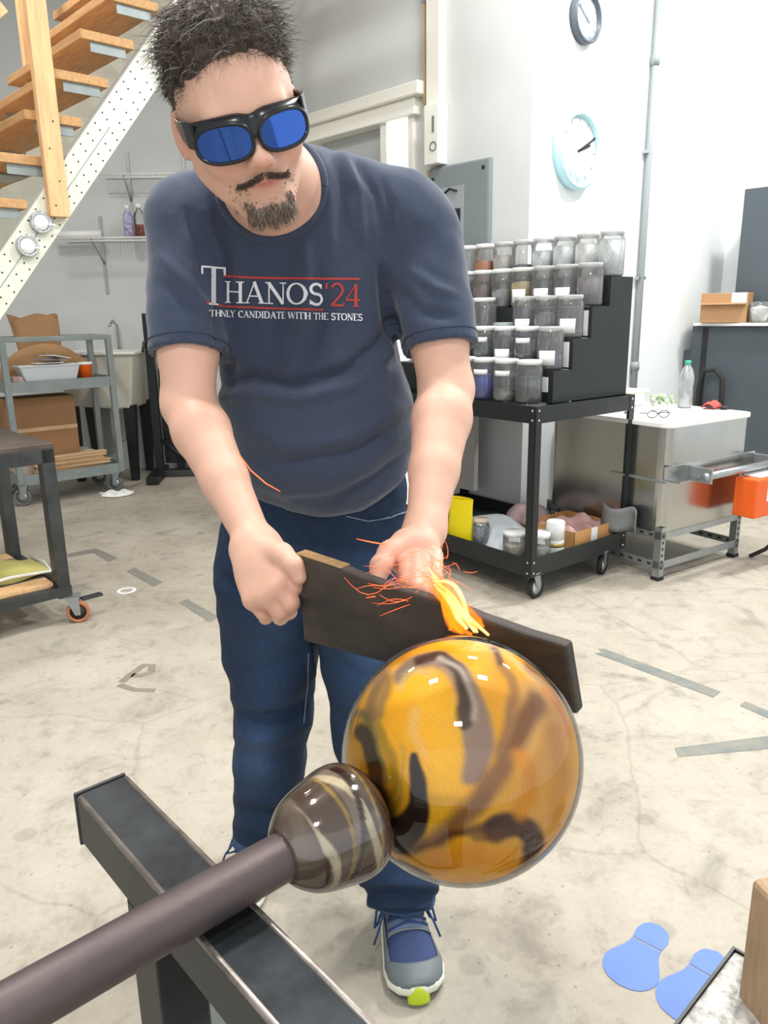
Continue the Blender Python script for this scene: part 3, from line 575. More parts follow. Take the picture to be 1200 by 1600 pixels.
for s in (-1, 1): MB().tube([(s * .032 + .027 * math.cos(a), 0.0, .02 + .018 * math.sin(a)) for a in np.linspace(0, 2 * math.pi, 18)], .0025, 5, cap=False).build('rim', M_rub, q); MB().tube([(s * .062, 0, .025), (s * .06, .06, .022), (s * .05, .12, .01)], .0025, 5).build('temple', M_rub, q)
MB().tube([(-.006, 0, .022), (.006, 0, .022)], .0025, 5).build('bridge', M_rub, q)
q = empty('tweezers', ontk(.18, .40, zt), TA + .4, 'dark tweezers lying behind the spectacles', 'tool')
for s in (-1, 1): MB().tube([(-.07, s * .002, .008), (0, s * .016, .016), (.07, s * .004, .02)], .004, 6).build('arm', M_iron, q)
# ------------------------------------------------------------------ cabinets right
KA = C0 + 2.6 * WR - .6 * WR
r = empty('low_cabinet', KA, ANG, 'low dark grey steel cabinet with a side step and conduit', 'cabinet')
# local y = WL, so right of corner is -y; local x 0..0.6 to the wall
B('cabinet_body', M_cab, r, .0, .59, -1.6, -.07, .05, 1.26, .006); B('side_box', M_cab, r, .03, .5, -.066, -.004, .0, 1.08, .006)
B('door_gap', M_rub, r, -.002, .0, -.20, -.155, .06, 1.25); B('plinth', M_rub, r, .03, .55, -1.55, -.05, 0, .05)
B('worktop', M_white, r, -.05, .59, -1.6, -.10, 1.262, 1.285, .004)
B('side_recess', M_rub, r, -.003, 0, -1.2, -.92, .1, .95)
q = empty('hose', KA, ANG, 'thick black hose arching against the low cabinet', 'hose')
MB().tube([(-.03, -.18, .3), (-.04, -.18, .8), (-.06, -.22, .93), (-.06, -.30, .95), (-.05, -.36, .88), (-.05, -.38, .3)], .018, 10).build('hose', M_rub, q)
r = empty('tall_cabinet', KA - WL * .30, ANG, 'tall dark grey steel cabinet at the right edge of the frame', 'cabinet')
B('cabinet_body', M_cab, r, .16, .58, -1.2, .0, 1.287, 2.22, .006); B('door_edge', M_rub, r, .156, .16, -.64, -.625, 1.3, 2.2); B('handle', M_steel, r, .13, .16, -.6, -.585, 1.6, 1.75, .003)
q = empty('cardboard_box', KA - WL * .30 + WR * .02 + np.array([0, 0, 1.286]), ANG + .2, 'open-topped brown cardboard box on the white worktop', 'box')
B('box_body', M_card, q, -.10, .08, -.17, .15, 0, .21, .004); B('flap', M_card2, q, -.14, -.10, -.16, .15, .13, .137); B('tape', paper, q, -.103, -.10, -.16, -.06, .14, .21)
q = empty('glass_pitcher', KA - WL * .56 + WR * .0 + np.array([0, 0, 1.286]), ANG, 'clear tub of white powder at the end of the worktop', 'tub')
MB().lathe([(.05, 0), (.07, .02), (.075, .14), (.07, .145)], 20).build('tub_body', M_clear, q); MB().lathe([(.045, .003), (.066, .1), (0, .12)], 20).build('contents', M_white, q)
# ------------------------------------------------------------------ clocks and conduit on the clock wall
def clock(t, z, R, rimc, facec, lab, hands, depth):
    q = empty('wall_clock', onw(t, 0.0, z), ANG, lab, 'clock')    # local -y faces the room
    MB().lathe([(R, 0), (R, depth), (R * .93, depth + .006), (R * .88, depth), (R * .87, depth - .030)], 48, M=RX(math.pi / 2)).build('rim', mat('clock_rim_' + rimc, rimc, .4), q)
    MB().lathe([(R * .875, depth - .026), (R * .875, depth - .02), (0, depth - .02)], 40, M=RX(math.pi / 2)).build('face', mat('clock_face_' + facec, facec, .5), q)
    for k in range(12):
        a = k * math.pi / 6; f = q.children[-1]
        B('hour_mark', M_gray, q, -.004, .004, -(depth - .018), -(depth - .02), R * .72, R * .82, M=RY(a))
    for (a, L, wd) in hands: MB().box(-wd, wd, -(depth - .012), -(depth - .015), -R * .08, R * L, RY(math.radians(a))).build('hand', M_gray if R < .16 else M_rub, q)
    return q
clock(.453, 3.02, .135, '596169', 'dfe8f2', 'dark-rimmed round wall clock high up, cut by the photo top', ((-55, .7, .005), (120, .3, .005)), .045)
clock(.415, 2.31, .215, 'bfe6ef', 'eaf1f4', 'pale blue-rimmed wall clock with one dark hand', ((62, .85, .006), (70, .55, .007)), .06)
q = empty('wall_conduit', onw(1.26, .028, 0), ANG, 'grey vertical conduit pipe on the white wall', 'conduit')
MB().tube([(0, 0, .02), (0, 0, 4.28)], .022, 12).build('pipe', mat('pale_grey_pipe', '969da1', .5), q)
for z in (1.0, 2.95): MB().lathe([(.03, z - .03), (.03, z + .03)], 14).build('coupling', M_gray, q)
for z in (1.6, 2.4): B('strap', M_galv, q, -.05, .05, -.012, .02, z - .01, z + .01)
# ------------------------------------------------------------------ breaker panel, conduits (back wall)
def onb(t, off, z): return C0 + WL * t - WR * off + np.array([0, 0, z])
q = empty('breaker_panel', onb(.51, 0, 0), ANG, 'open grey electrical breaker panel beside the white pillar', 'panel')  # local y = along wall
B('cabinet', M_gray, q, -.03, 0, -.24, .25, 1.25, 2.27, .004); B('cover', mat('panel_grey', '7f898c', .45), q, -.04, -.03, -.235, .245, 1.26, 2.26, .003)
B('recess', mat('panel_light', '98a1a3', .5), q, -.043, -.04, -.05, .17, 1.3, 2.14, .002)
for s in (-.025, .075):
    st = B('breaker_strip', M_rub, q, -.047, -.043, s, s + .065, 1.4, 2.01)
    for k in range(11): B('breaker', M_black, q, -.056, -.047, s + .008, s + .058, 1.42 + k * .053, 1.458 + k * .053, .002)
B('breaker_tag', M_white, q, -.058, -.056, -.02, .005, 1.84, 1.93)
MB().tube([(-.046, .12, 2.1), (-.05, .06, 2.13), (-.05, -.0, 2.11)], .006, 6).build('latch', M_rub, q)
for y, z in ((-.2, 2.22), (.21, 2.2)): MB().lathe([(.012, .0), (.012, .004), (0, .004)], 10, M=TR(-.04, y, z) @ RY(-math.pi / 2)).build('screw', M_rub, q)
q = empty('label_stack', onb(.73, 0, 0), ANG, 'cream plates and boxes stacked left of the breaker panel', 'plates')
for k in range(4): B('plate', M_trim, q, -.018, 0, -.07, .07, 1.45 + k * .18, 1.61 + k * .18, .004)
q = empty('switch_box', onb(.70, 0, 0), ANG, 'tall white switch box with two dark round openings', 'switch box')
B('box_body', M_trim, q, -.09, 0, -.07, .05, 2.28, 2.62, .006)
MB().lathe([(.022, 0), (.022, .004), (.028, .004), (.028, 0)], 16, M=TR(-.09, -.03, 2.38) @ RY(-math.pi / 2), closed=True).build('round_opening', M_rubg, q); B('slot_opening', M_rubg, q, -.094, -.09, -.038, -.022, 2.46, 2.55)
q = empty('white_trunking', onb(.70, 0, 0), ANG, 'white vertical trunking running up from the switch box', 'trunking'); B('duct', M_trim, q, -.06, 0, -.05, .06, 2.62, 4.28, .004)
q = empty('yellow_conduit', onb(.80, .03, 0), ANG, 'thin tan conduit beside the white trunking', 'conduit')
MB().tube([(0, 0, 4.28), (0, 0, 2.7), (.0, .0, 2.63)], .009, 8).build('pipe', mat('tan_conduit', 'cdb07c', .5), q); MB().tube([(0, -.03, 2.26), (0, -.03, 1.4)], .009, 8).build('pipe', mat('tan_conduit_lower', 'd0b070', .5), q)
B('clip', M_galv, q, -.012, .03, -.015, .015, 3.2, 3.22)
q = empty('grey_junction_box', onb(.86, 0, 0), ANG, 'small plain grey metal box left of the cream plates', 'box'); B('box_body', M_gray, q, -.05, 0, -.03, .04, 1.5, 2.18, .004)
# ------------------------------------------------------------------ floor tape, stickers, marks
def decal(name, pts, m, lab, cat, group=None, th=.0015, piece=None):
    P = [onz(*p) for p in pts]; c = sum(P) / len(P)
    q = empty(name, (c[0], c[1], 0), 0, lab, cat, group)
    xy = [(p[0] - c[0], p[1] - c[1]) for p in P]
    ar = sum(xy[i][0] * xy[(i + 1) % len(xy)][1] - xy[(i + 1) % len(xy)][0] * xy[i][1] for i in range(len(xy)))
    if ar < 0: xy = xy[::-1]
    MB().poly(xy, .0003, th).build(piece or 'strip', m, q); return q
M_tape = mat('worn_grey_tape', '84827a', .6, var=.14, scale=30); M_tape2 = mat('worn_striped_tape', '6f797d', .6, col2='969282', scale=9)
decal('floor_tape', [(104, 866), (148, 857), (158, 860), (184, 872), (170, 878), (146, 864), (108, 871)], M_tape, 'bent strip of worn grey tape near the steel table leg', 'tape')
decal('floor_tape', [(198, 893), (210, 887), (254, 910), (240, 917)], M_tape, 'short worn tape strip beside the white ring, left floor', 'tape')
decal('floor_tape', [(280, 942), (292, 936), (342, 964), (326, 971)], M_tape, 'short worn tape strip closest to the person, left floor', 'tape')
decal('floor_tape', [(930, 1021), (940, 1020), (935, 1014), (944, 1014), (1126, 1081), (1114, 1090)], M_tape2, 'long frayed black and tan striped tape strip, right floor', 'tape')
decal('floor_tape', [(1156, 1103), (1164, 1096), (1203, 1112), (1203, 1124)], M_tape2, 'short striped tape strip running off the right edge', 'tape')
decal('floor_tape', [(1054, 1169), (1203, 1150), (1203, 1170), (1060, 1183)], M_tape2, 'striped tape strip nearest the blue footprints', 'tape')
q = empty('floor_ring', onz(197, 923), 0, 'small pale ring lying on the floor by the tape strips', 'ring')
MB().lathe([(.03, .0005), (.03, .003), (.052, .003), (.052, .0005)], 24, closed=True).build('ring', M_white, q)
M_res = mat('adhesive_residue', '8a8174', .8, var=.15, scale=40)
def pathdecal(name, pts, wpx, lab, cat, m):
    P = [onz(*p)[:2] for p in pts]; c = sum(P) / len(P); q = empty(name, (c[0], c[1], 0), 0, lab, cat)
    L, R_ = [], []
    for i, p in enumerate(P):
        t = P[min(i + 1, len(P) - 1)] - P[max(i - 1, 0)]; t = t / np.linalg.norm(t); n_ = np.array([-t[1], t[0]]); ww = wpx[i] if isinstance(wpx, list) else wpx
        L.append(p + n_ * ww - c); R_.append(p - n_ * ww - c)
    mb = MB()
    for i in range(len(P) - 1): mb.hexa([(*L[i], .0003), (*L[i + 1], .0003), (*R_[i + 1], .0003), (*R_[i], .0003)], [(*L[i], .001), (*L[i + 1], .001), (*R_[i + 1], .001), (*R_[i], .001)])
    mb.build('mark', m, q); return q
pathdecal('floor_mark', [(190, 1066), (206, 1053), (226, 1039), (238, 1040), (236, 1050), (220, 1056), (206, 1055)], .016, 'dark curled residue mark like a figure two on the left floor', 'mark', M_res)
pathdecal('floor_mark', [(186, 1070), (210, 1078), (242, 1079)], .014, 'dark straight residue stroke below the curled mark', 'mark', M_res)
M_blue = mat('blue_vinyl', '6483c6', .55, var=.05)
def footprint(tx, ty, hx, hy, cutx, lab):
    # two pieces: rounded sole and heel
    A, Bp = onz(tx, ty), onz(hx, hy); d = (Bp - A)[:2]; L = np.linalg.norm(d); d = d / L; n = np.array([-d[1], d[0]])
    q = empty('footprint_sticker', (A[0], A[1], 0), math.atan2(d[1], d[0]), lab, 'floor sticker', 'blue footprint stickers')
    def half(x):   # outline half-width along 0..L
        s = x / L; return .060 * (1 - ((s - .27) / .30) ** 2) ** .5 if False else 0
    sole = []; N_ = 30
    xs = np.linspace(0, .655 * L, N_)
    def hw(s):
        a = .060 * math.sqrt(max(0, 1 - ((s - .26) / .26) ** 2)) if s < .26 else .034 + .013 * (1 + math.cos(math.pi * min(1, (s - .26) / .38)))
        return a
    up = [(x, hw(x / L)) for x in xs]; sole = up + [(x, -y) for x, y in up[::-1]]
    MB().poly(sole[:-1][::-1] if False else [p for i, p in enumerate(sole) if i != len(sole) - 1][::-1], .0003, .0018).build('sole_piece', M_blue, q)
    xs = np.linspace(.675 * L, L, 10)
    def hh(s): t = (s - .68) / .32; return .034 * (1 - max(0, (t - .45) / .55) ** 2.2) ** .5 if t > .45 else .034 + .006 * t
    up = [(x, hh(x / L)) for x in xs]; hp = up + [(x, -y) for x, y in up[::-1]][1:]
    MB().poly(hp[::-1], .0003, .0018).build('heel_piece', M_blue, q)
footprint(968, 1540, 1030, 1446, 0, 'whole blue footprint sticker on the concrete, toe toward the viewer')
footprint(1052, 1592, 1122, 1488, 0, 'blue footprint sticker partly hidden by the speckled slab')
# ------------------------------------------------------------------ speckled slab and post, lower right
A = np.array([.375, .689]); d1 = np.array([-.094, -.088]); d1 = d1 / np.linalg.norm(d1); d2 = np.array([d1[1], -d1[0]]) * -1
q = empty('marver_table', (A[0], A[1], 0), math.atan2(d1[1], d1[0]), 'speckled white slab on steel legs, cut by the lower right corner', 'table')
sl = MB().box(0, .22, .0, .25, .69, .72).build('speckled_slab', mat('speckled_stone', 'd9d8d2', .4, var=.0, col2='5b5750', scale=55, bump=.1), q, bevel=.003)
B('edge_trim', M_iron, q, -.003, .22, -.003, .0, .695, .722); B('edge_trim', M_iron, q, -.003, .0, .0, .25, .695, .722)
for x in (.03, .19):
    for y in (.03, .21): B('leg', M_iron, q, x - .015, x + .015, y - .015, y + .015, 0, .69)
P = at(1192, 1500, .60)
q = empty('timber_post', (float(P[0]) + .026, .60, 0), .2, 'rough tan timber upright at the lower right edge', 'post')
B('post_body', mat('rough_post', 'a98f72', .8, var=.3, scale=6, stretch=(6, 6, 1)), q, -.02, .05, -.03, .04, 0, .86, .006)
# ------------------------------------------------------------------ bench rail and stand (steel box section)
ZB = .953
bd = np.array([.226, -.253, 0]); bd = bd / np.linalg.norm(bd); bn = np.array([-bd[1], bd[0], 0])   # bn: to the far/right side
E0 = np.array([-.305, .653, 0])
BA = math.atan2(bd[1], bd[0])
q = empty('bench_rail', (E0[0], E0[1], 0), BA, 'heavy dark steel box-section rail the blowpipe rests on', 'rail')
M_beam = mat('worn_mill_steel', '2f3336', .42, .6, var=.6, scale=11, rvar=.14, bump=.06); M_edge = mat('bright_worn_edge', '8f8781', .4, .8, var=.5, scale=30)
W_ = .050
B('box_section', M_beam, q, .003, .50, .0, W_, ZB - .055, ZB, .004)
MB().box(0, .004, -.001, W_ + .001, ZB - .057, ZB + .001).build('end_cap', M_iron, q, bevel=.0015)
MB().tube([(.01, .0022, ZB - .0012), (.50, .0022, ZB - .0018)], .0032, 6).build('worn_edge', M_edge, q); MB().tube([(.01, W_ - .002, ZB - .0012), (.50, W_ - .002, ZB - .0018)], .0034, 6).build('worn_edge', M_edge, q)
B('upright', M_beam, q, .10, .155, .002, W_ - .002, .0, ZB - .056, .003)
B('upright', M_beam, q, .43, .48, .002, W_ - .002, .0, ZB - .056, .003)
B('foot_bar', M_beam, q, .05, .50, .0, W_, .0, .04, .003)
P = onz(302, 1560, .25); q = empty('green_hose', (float(P[0]), float(P[1]), 0), 0, 'short bright green strip standing behind the bench rail upright', 'strip')
B('strip', mat('green_plastic', '3a9a6c', .5), q, -.006, .006, -.003, .003, 0, .42); B('panel', M_cartg, q, .02, .12, -.003, .003, 0, .40)
# ------------------------------------------------------------------ blowpipe, moil and glass globe
PBall, PB = dz(720, 1181, .751), dz(450, 1334, .622); PA = PBall - (PBall - PB) * 2.07
ax = (PBall - PA) / np.linalg.norm(PBall - PA); Lb = np.linalg.norm(PBall - PA)
def frame(origin, z):     # matrix whose +z is `z`
    z = Vector(z).normalized(); x = Vector((0, 0, 1)).cross(z).normalized(); y = z.cross(x)
    return Matrix(((x[0], y[0], z[0], 0), (x[1], y[1], z[1], 0), (x[2], y[2], z[2], 0), (0, 0, 0, 1)))
MA = frame(PA, ax)
PS = PA - ax * .5
q = empty('blowpipe', PS, 0, 'long brown-grey steel blowpipe resting across the bench rail', 'pipe')
Lp = np.linalg.norm(PB - PA) + .5 + .014
MB().lathe([(.0150, 0), (.019, .001), (.0193, Lp * .5), (.0193, Lp - .02), (.0185, Lp - .004), (.017, Lp)], 40, M=MA).build('pipe_body', mat('heat_stained_steel', '5a504d', .5, .6, var=.3, scale=6, stretch=(1, 1, 1), rvar=.1, bump=.08, bscale=160, col2='574d4f'), q)
RB = .1165
q = empty('glass_globe', PBall, 0, 'large amber and brown swirled glass globe on the blowpipe', 'glass globe')
# swirl colours painted as glass colour, in a fixed map of the globe seen along its front
def globe_color(P):
    dirv = P / np.linalg.norm(P, axis=1, keepdims=True)
    fwd = (CAM - PBall); fwd = fwd / np.linalg.norm(fwd); rt = np.cross(fwd, CU); rt = -rt / np.linalg.norm(rt); 
    if rt @ CR < 0: rt = -rt
    up = np.cross(rt, -fwd); up = up if up @ CU > 0 else -up
    U, V = 710 + 418 * (dirv @ rt), 560 - 418 * (dirv @ up)
    bk = (dirv @ fwd) < 0; U = np.where(bk, 1420 - U, U)
    from_n = lambda f, ph: np.sin(U * f + ph + 2.3 * np.sin(V * f * .7 + ph)) 
    U = U + 5 * from_n(.03, 1); V = V + 5 * from_n(.035, 2)
    c = np.tile(np.array(srgb('ffbe1e')), (len(P), 1))
    def blend(d, w_, soft, col, op=1.0):
        nonlocal c
        a = np.clip((w_ + soft - d) / (2 * soft), 0, 1); a = (a * a * (3 - 2 * a) * op)[:, None]; c = c * (1 - a) + np.array(srgb(col)) * a
    def dist(pts, wd=None):
        D = np.full(len(P), 1e9)
        q_ = []      # catmull-rom smoothing
        pts = [np.array(p, float) for p in pts]; ex = [pts[0]] + pts + [pts[-1]]
        for i in range(1, len(ex) - 2):
            for t in np.linspace(0, 1, 6, endpoint=False):
                a, b, c_, d = ex[i - 1], ex[i], ex[i + 1], ex[i + 2]
                q_.append(.5 * ((2 * b) + (-a + c_) * t + (2 * a - 5 * b + 4 * c_ - d) * t * t + (-a + 3 * b - 3 * c_ + d) * t ** 3))
        q_.append(pts[-1]); n = len(q_)
        for i in range(n - 1):
            a, b = q_[i], q_[i + 1]; ab = b - a; l2 = ab @ ab + 1e-9
            t = np.clip(((U - a[0]) * ab[0] + (V - a[1]) * ab[1]) / l2, 0, 1)
            dd = np.hypot(U - a[0] - t * ab[0], V - a[1] - t * ab[1])
            if wd is not None: dd = dd - (wd[0] + (wd[1] - wd[0]) * (i + t) / (n - 1))
            D = np.minimum(D, dd)
        return D
    S = lambda pts, w_, soft, col, op=1, w2=None: blend(dist(pts, (w_, w2 if w2 is not None else w_)), 0, soft, col, op)
    # broad tonal zones
    S([(960, 420), (1010, 600), (960, 760)], 110, 50, 'f0b860', .8); S([(900, 470), (950, 360)], 50, 40, 'c9a06a', .7)
    S([(560, 330), (640, 420), (660, 560), (620, 700)], 60, 30, 'ffc62a', .9)
    S([(330, 500), (360, 380), (440, 250), (560, 180)], 30, 20, 'eeb024', .8)
    S([(700, 180), (800, 260), (820, 420), (800, 520)], 34, 16, 'f0b034', .8)
    # greys and browns
    S([(345, 300), (400, 270), (430, 330), (415, 420)], 40, 18, '8d7258', .8)
    S([(500, 300), (560, 245), (640, 245), (705, 300), (745, 400), (765, 520), (745, 600)], 30, 14, '97837a', .95, 50)
    S([(560, 240), (640, 235), (700, 290), (725, 380), (722, 450)], 20, 9, '46302a', .95, 28)
    S([(640, 245), (700, 280), (738, 350), (752, 440)], 10, 12, 'd8cfc6', .75, 6); S([(600, 330), (655, 400), (690, 500), (690, 620), (650, 740)], 26, 16, 'ffc422', .9, 18)
    S([(500, 340), (545, 285), (610, 290)], 12, 14, 'e2c88a', .7); S([(360, 260), (430, 190), (540, 150), (640, 150)], 22, 16, 'f6ae18', .8); S([(470, 240), (560, 195), (660, 200), (740, 250)], 14, 12, 'f2a818', .9)
    S([(960, 380), (890, 500), (820, 620), (740, 720), (640, 810), (540, 850)], 34, 22, '86593a', .9, 28)
    S([(820, 180), (850, 260), (880, 330), (870, 430), (830, 540)], 20, 16, '9b7252', .8, 16)
    S([(825, 190), (850, 250)], 12, 9, '4a2f22', .8)
    S([(950, 250), (1020, 300), (1060, 380)], 26, 20, '8b5a33', .8, 10)
    S([(1000, 330), (1060, 400), (1070, 480)], 12, 12, 'f08a10', .8)
    S([(740, 145), (820, 160), (880, 185)], 14, 10, 'd9c9b2', .8, 8)
    S([(330, 430), (380, 440), (430, 520), (460, 640)], 12, 9, '7f8052', .8, 14)
    S([(370, 490), (400, 530), (425, 600), (430, 680)], 30, 10, '3a2a20', .95, 24)
    S([(430, 470), (480, 560), (500, 660), (490, 740)], 14, 12, 'b39020', .9, 22)
    S([(560, 430), (560, 500), (600, 560)], 14, 20, 'f0cf80', .8, 6); S([(520, 540), (525, 620), (500, 700)], 9, 10, 'd9b04a', .8, 6)
    S([(440, 690), (470, 780), (520, 840)], 40, 18, '2c1a14', 1, 30)
    S([(560, 570), (580, 660), (560, 760), (500, 820)], 16, 7, '2a1912', 1, 56)
    S([(560, 860), (650, 815), (740, 780), (820, 765)], 8, 12, '5a3018', .85, 18)
    S([(820, 775), (900, 765), (945, 810), (935, 870), (900, 935)], 42, 12, '3d1a16', .97, 30)
    S([(760, 800), (830, 790)], 16, 14, '6b3a1c', .7)
    S([(640, 880), (740, 860), (850, 860), (880, 900)], 40, 26, 'f8aa1c', .85, 26)
    S([(500, 905), (560, 930), (605, 940)], 12, 6, '33221a', .95, 9)
    S([(440, 330), (430, 430), (420, 500)], 8, 10, 'b9a05a', .5); S([(1010, 480), (1040, 600), (1010, 740)], 30, 24, 'd8964a', .6); S([(900, 560), (930, 640), (900, 720)], 26, 20, 'ef9f14', .8)
    # fine streaks left by the turning
    st = np.sin(np.arccos(np.clip(dirv @ ax, -1, 1)) * 150 + 1.5 * np.sin(U * .02) + 2 * np.sin(V * .013)); st2 = np.sin(U * .09 + V * .05) * np.sin(np.arccos(np.clip(dirv @ ax, -1, 1)) * 90 + 3 * np.sin(U * .01)); c *= (1 + .04 * st + .02 * st2)[:, None]
    return np.clip(c, 0, 1)
def sphere_mesh(rad, nu, nv, lim=0.16):
    vs = []; 
    for j in range(nv):
        th = lim + (math.pi - lim) * j / (nv - 1)      # theta from the -axis pole (pipe side)
        for i in range(nu):
            a = 2 * math.pi * i / nu; p = Vector((rad * math.sin(th) * math.cos(a), rad * math.sin(th) * math.sin(a), -rad * math.cos(th))); vs.append(MA @ p)
    return vs, [(j * nu + i, j * nu + (i + 1) % nu, (j + 1) * nu + (i + 1) % nu, (j + 1) * nu + i) for j in range(nv - 1) for i in range(nu)]
vs, fs = sphere_mesh(RB - .0045, 380, 190)
m = MB(); m.add(vs, fs, True)
M_glob = mat('amber_glass_colour', 'd9960f', .45, attr='Col', coat=0.0, spec=.2, var=.05, scale=30)
g = m.build('coloured_layer', M_glob, q, fix=False)
def set_col(o, cols, name='Col'):
    a = o.data.color_attributes.new(name, 'FLOAT_COLOR', 'POINT'); d = np.ones((len(o.data.vertices), 4), np.float32); d[:, :3] = cols; a.data.foreach_set('color', d.ravel())
set_col(g, globe_color(np.array([tuple(v) for v in vs])))
vs, fs = sphere_mesh(RB, 96, 48); m = MB(); m.add(vs, fs, True)
M_gl = clear_mat('clear_gloss_glass', tint=(1, .985, .96), gloss=.05, tr=.97, rough=.01)
m.build('clear_casing', M_gl, q, fix=False)
# moil: glass gather around the pipe end, and the pinched neck
o0 = float((PB - PBall) @ ax)   # pipe end along the axis from the globe centre
q2 = empty('glass_moil', PBall, 0, 'brown and cream streaked glass gather joining blowpipe and globe', 'glass')
Lm = -o0 - RB * .985
prof_m = [(.0196, -.006), (.027, .000), (.036, .012), (.0405, .024), (.0445, .042), (.0475, .058), (.0475, .070), (.044, .081), (.036, .089), (.026, .094), (.0205, .098)]
sc_ = (Lm + .006) / .104
pm = [(r_, o0 + (z + .0) * sc_) for r_, z in prof_m]
# resample smoothly
pz = np.array([p[1] for p in pm]); pr = np.array([p[0] for p in pm]); zz = np.linspace(pz[0], pz[-1], 60); rr = np.interp(zz, pz, pr)
for _ in range(5): rr[1:-1] = (rr[:-2] + 2 * rr[1:-1] + rr[2:]) / 4
m = MB(); m.lathe(list(zip(rr, zz)), 120, M=MA); mo = m.build('coloured_glass', mat('streaked_glass', '5a463a', .12, attr='Col', coat=1.0), q2, fix=False)
V_ = np.array([v.co[:] for v in mo.data.vertices]); za = (V_ @ ax - o0) / (zz[-1] - zz[0]); xa, ya = np.array(MA.to_3x3().col[0]), np.array(MA.to_3x3().col[1]); aa = np.arctan2(V_ @ ya, V_ @ xa)
c = np.tile(np.array(srgb('5c4a41')), (len(V_), 1))
def bl(mask, col):
    global c
    mask = np.clip(mask, 0, 1)[:, None]; c = c * (1 - mask) + np.array(srgb(col)) * mask
sp = lambda f, k, ph, w_, s=.25: np.clip((w_ - np.abs((np.mod(za * f + aa / (2 * math.pi) * k + ph + .05 * np.sin(aa * 3 + za * 9), 1) - .5))) / (w_ * s + 1e-3), 0, 1)
bl(sp(2.2, 1, .1, .14), '86786c'); bl(sp(2.4, -1, .55, .10) * (za > .12), 'cfc3a6'); bl(sp(3.4, 1, .8, .05) * (za > .3), 'a88a45'); bl(sp(1.6, 1, .3, .06) * (za > .2), '33241d'); bl(np.clip((za - .80) * 14, 0, 1) * np.clip((.93 - za) * 14, 0, 1), 'c87a16'); bl(np.clip((.14 - za) * 16, 0, 1) * .8, '7a6a5c'); bl(np.clip((za - .95) * 20, 0, 1), '4a3222')
set_col(mo, c)
m = MB(); m.lathe(list(zip(rr + .0022, zz)), 64, M=MA); m.build('clear_casing', M_gl, q2, fix=False)
# ------------------------------------------------------------------ paddle behind the globe
Ya, Yb = .955, .735
p = [at(462, 866, Ya), at(884, 1010, Yb), at(902, 1118, Yb - .005), at(474, 1002, Ya - .005)]
nrm = np.cross(p[1] - p[0], p[3] - p[0]); nrm /= np.linalg.norm(nrm); nrm = nrm if nrm[1] > 0 else -nrm
th = nrm * .020; cpt = sum(p) / 4
q = empty('wooden_paddle', cpt, 0, 'charred dark wooden paddle held behind the glass globe', 'paddle')
m = MB()
NS, NT = 24, 8
def face(u, v, off):     # board surface with scorched wavy top edge
    a = p[0] * (1 - u) + p[1] * u; b = p[3] * (1 - u) + p[2] * u
    P_ = a * (1 - v) + b * v
    P_ = P_ + np.array([0, 0, 1]) * (1 - v) * (.0011 * math.sin(u * 13) + .0004 * math.sin(u * 41)) + nrm * off
    return P_
vs = [face(i / NS, j / NT, o) for o in (0, .020) for j in range(NT + 1) for i in range(NS + 1)]
K = (NS + 1) * (NT + 1); fs = []
for j in range(NT):
    for i in range(NS):
        a = j * (NS + 1) + i; fs += [(a, a + 1, a + NS + 2, a + NS + 1), (a + K, a + K + NS + 1, a + K + NS + 2, a + K + 1)]
for i in range(NS): a = i; b = NT * (NS + 1) + i; fs += [(a, a + K, a + K + 1, a + 1), (b, b + 1, b + 1 + K, b + K)]
for j in range(NT): a = j * (NS + 1); b = a + NS; fs += [(a, a + NS + 1, a + NS + 1 + K, a + K), (b, b + K, b + K + NS + 1, b + NS + 1)]
m.add(vs, fs); m.build('blade', mat('charred_wood', '26231f', .6, col2='4a4037', scale=7, stretch=(1, 1, 2.2), bump=.15, bscale=40, rvar=.1), q, world=True, bevel=.004)
hb = p[0] * .55 + p[3] * .45; hd = (p[0] - p[1]); hd /= np.linalg.norm(hd)
MB().tube([hb + nrm * .012 - hd * .02, at(446, 914, .978), at(418, 906, 1.0)], [.012, .0115, .0115], 12).build('handle', mat('dark_handle', '3a332c', .55, var=.2), q, world=True)
MB().hexa([face(.0, .0, .0), face(.20, 0, 0), face(.20, 0, .02), face(0, 0, .02)], [face(.0, .0, .0) + (0, 0, .0015), face(.20, 0, 0) + (0, 0, .0008), face(.20, 0, .02) + (0, 0, .0008), face(0, 0, .02) + (0, 0, .0015)]).build('bare_edge', mat('bare_scorched_wood', '94744e', .7, var=.4, scale=30), q, world=True)
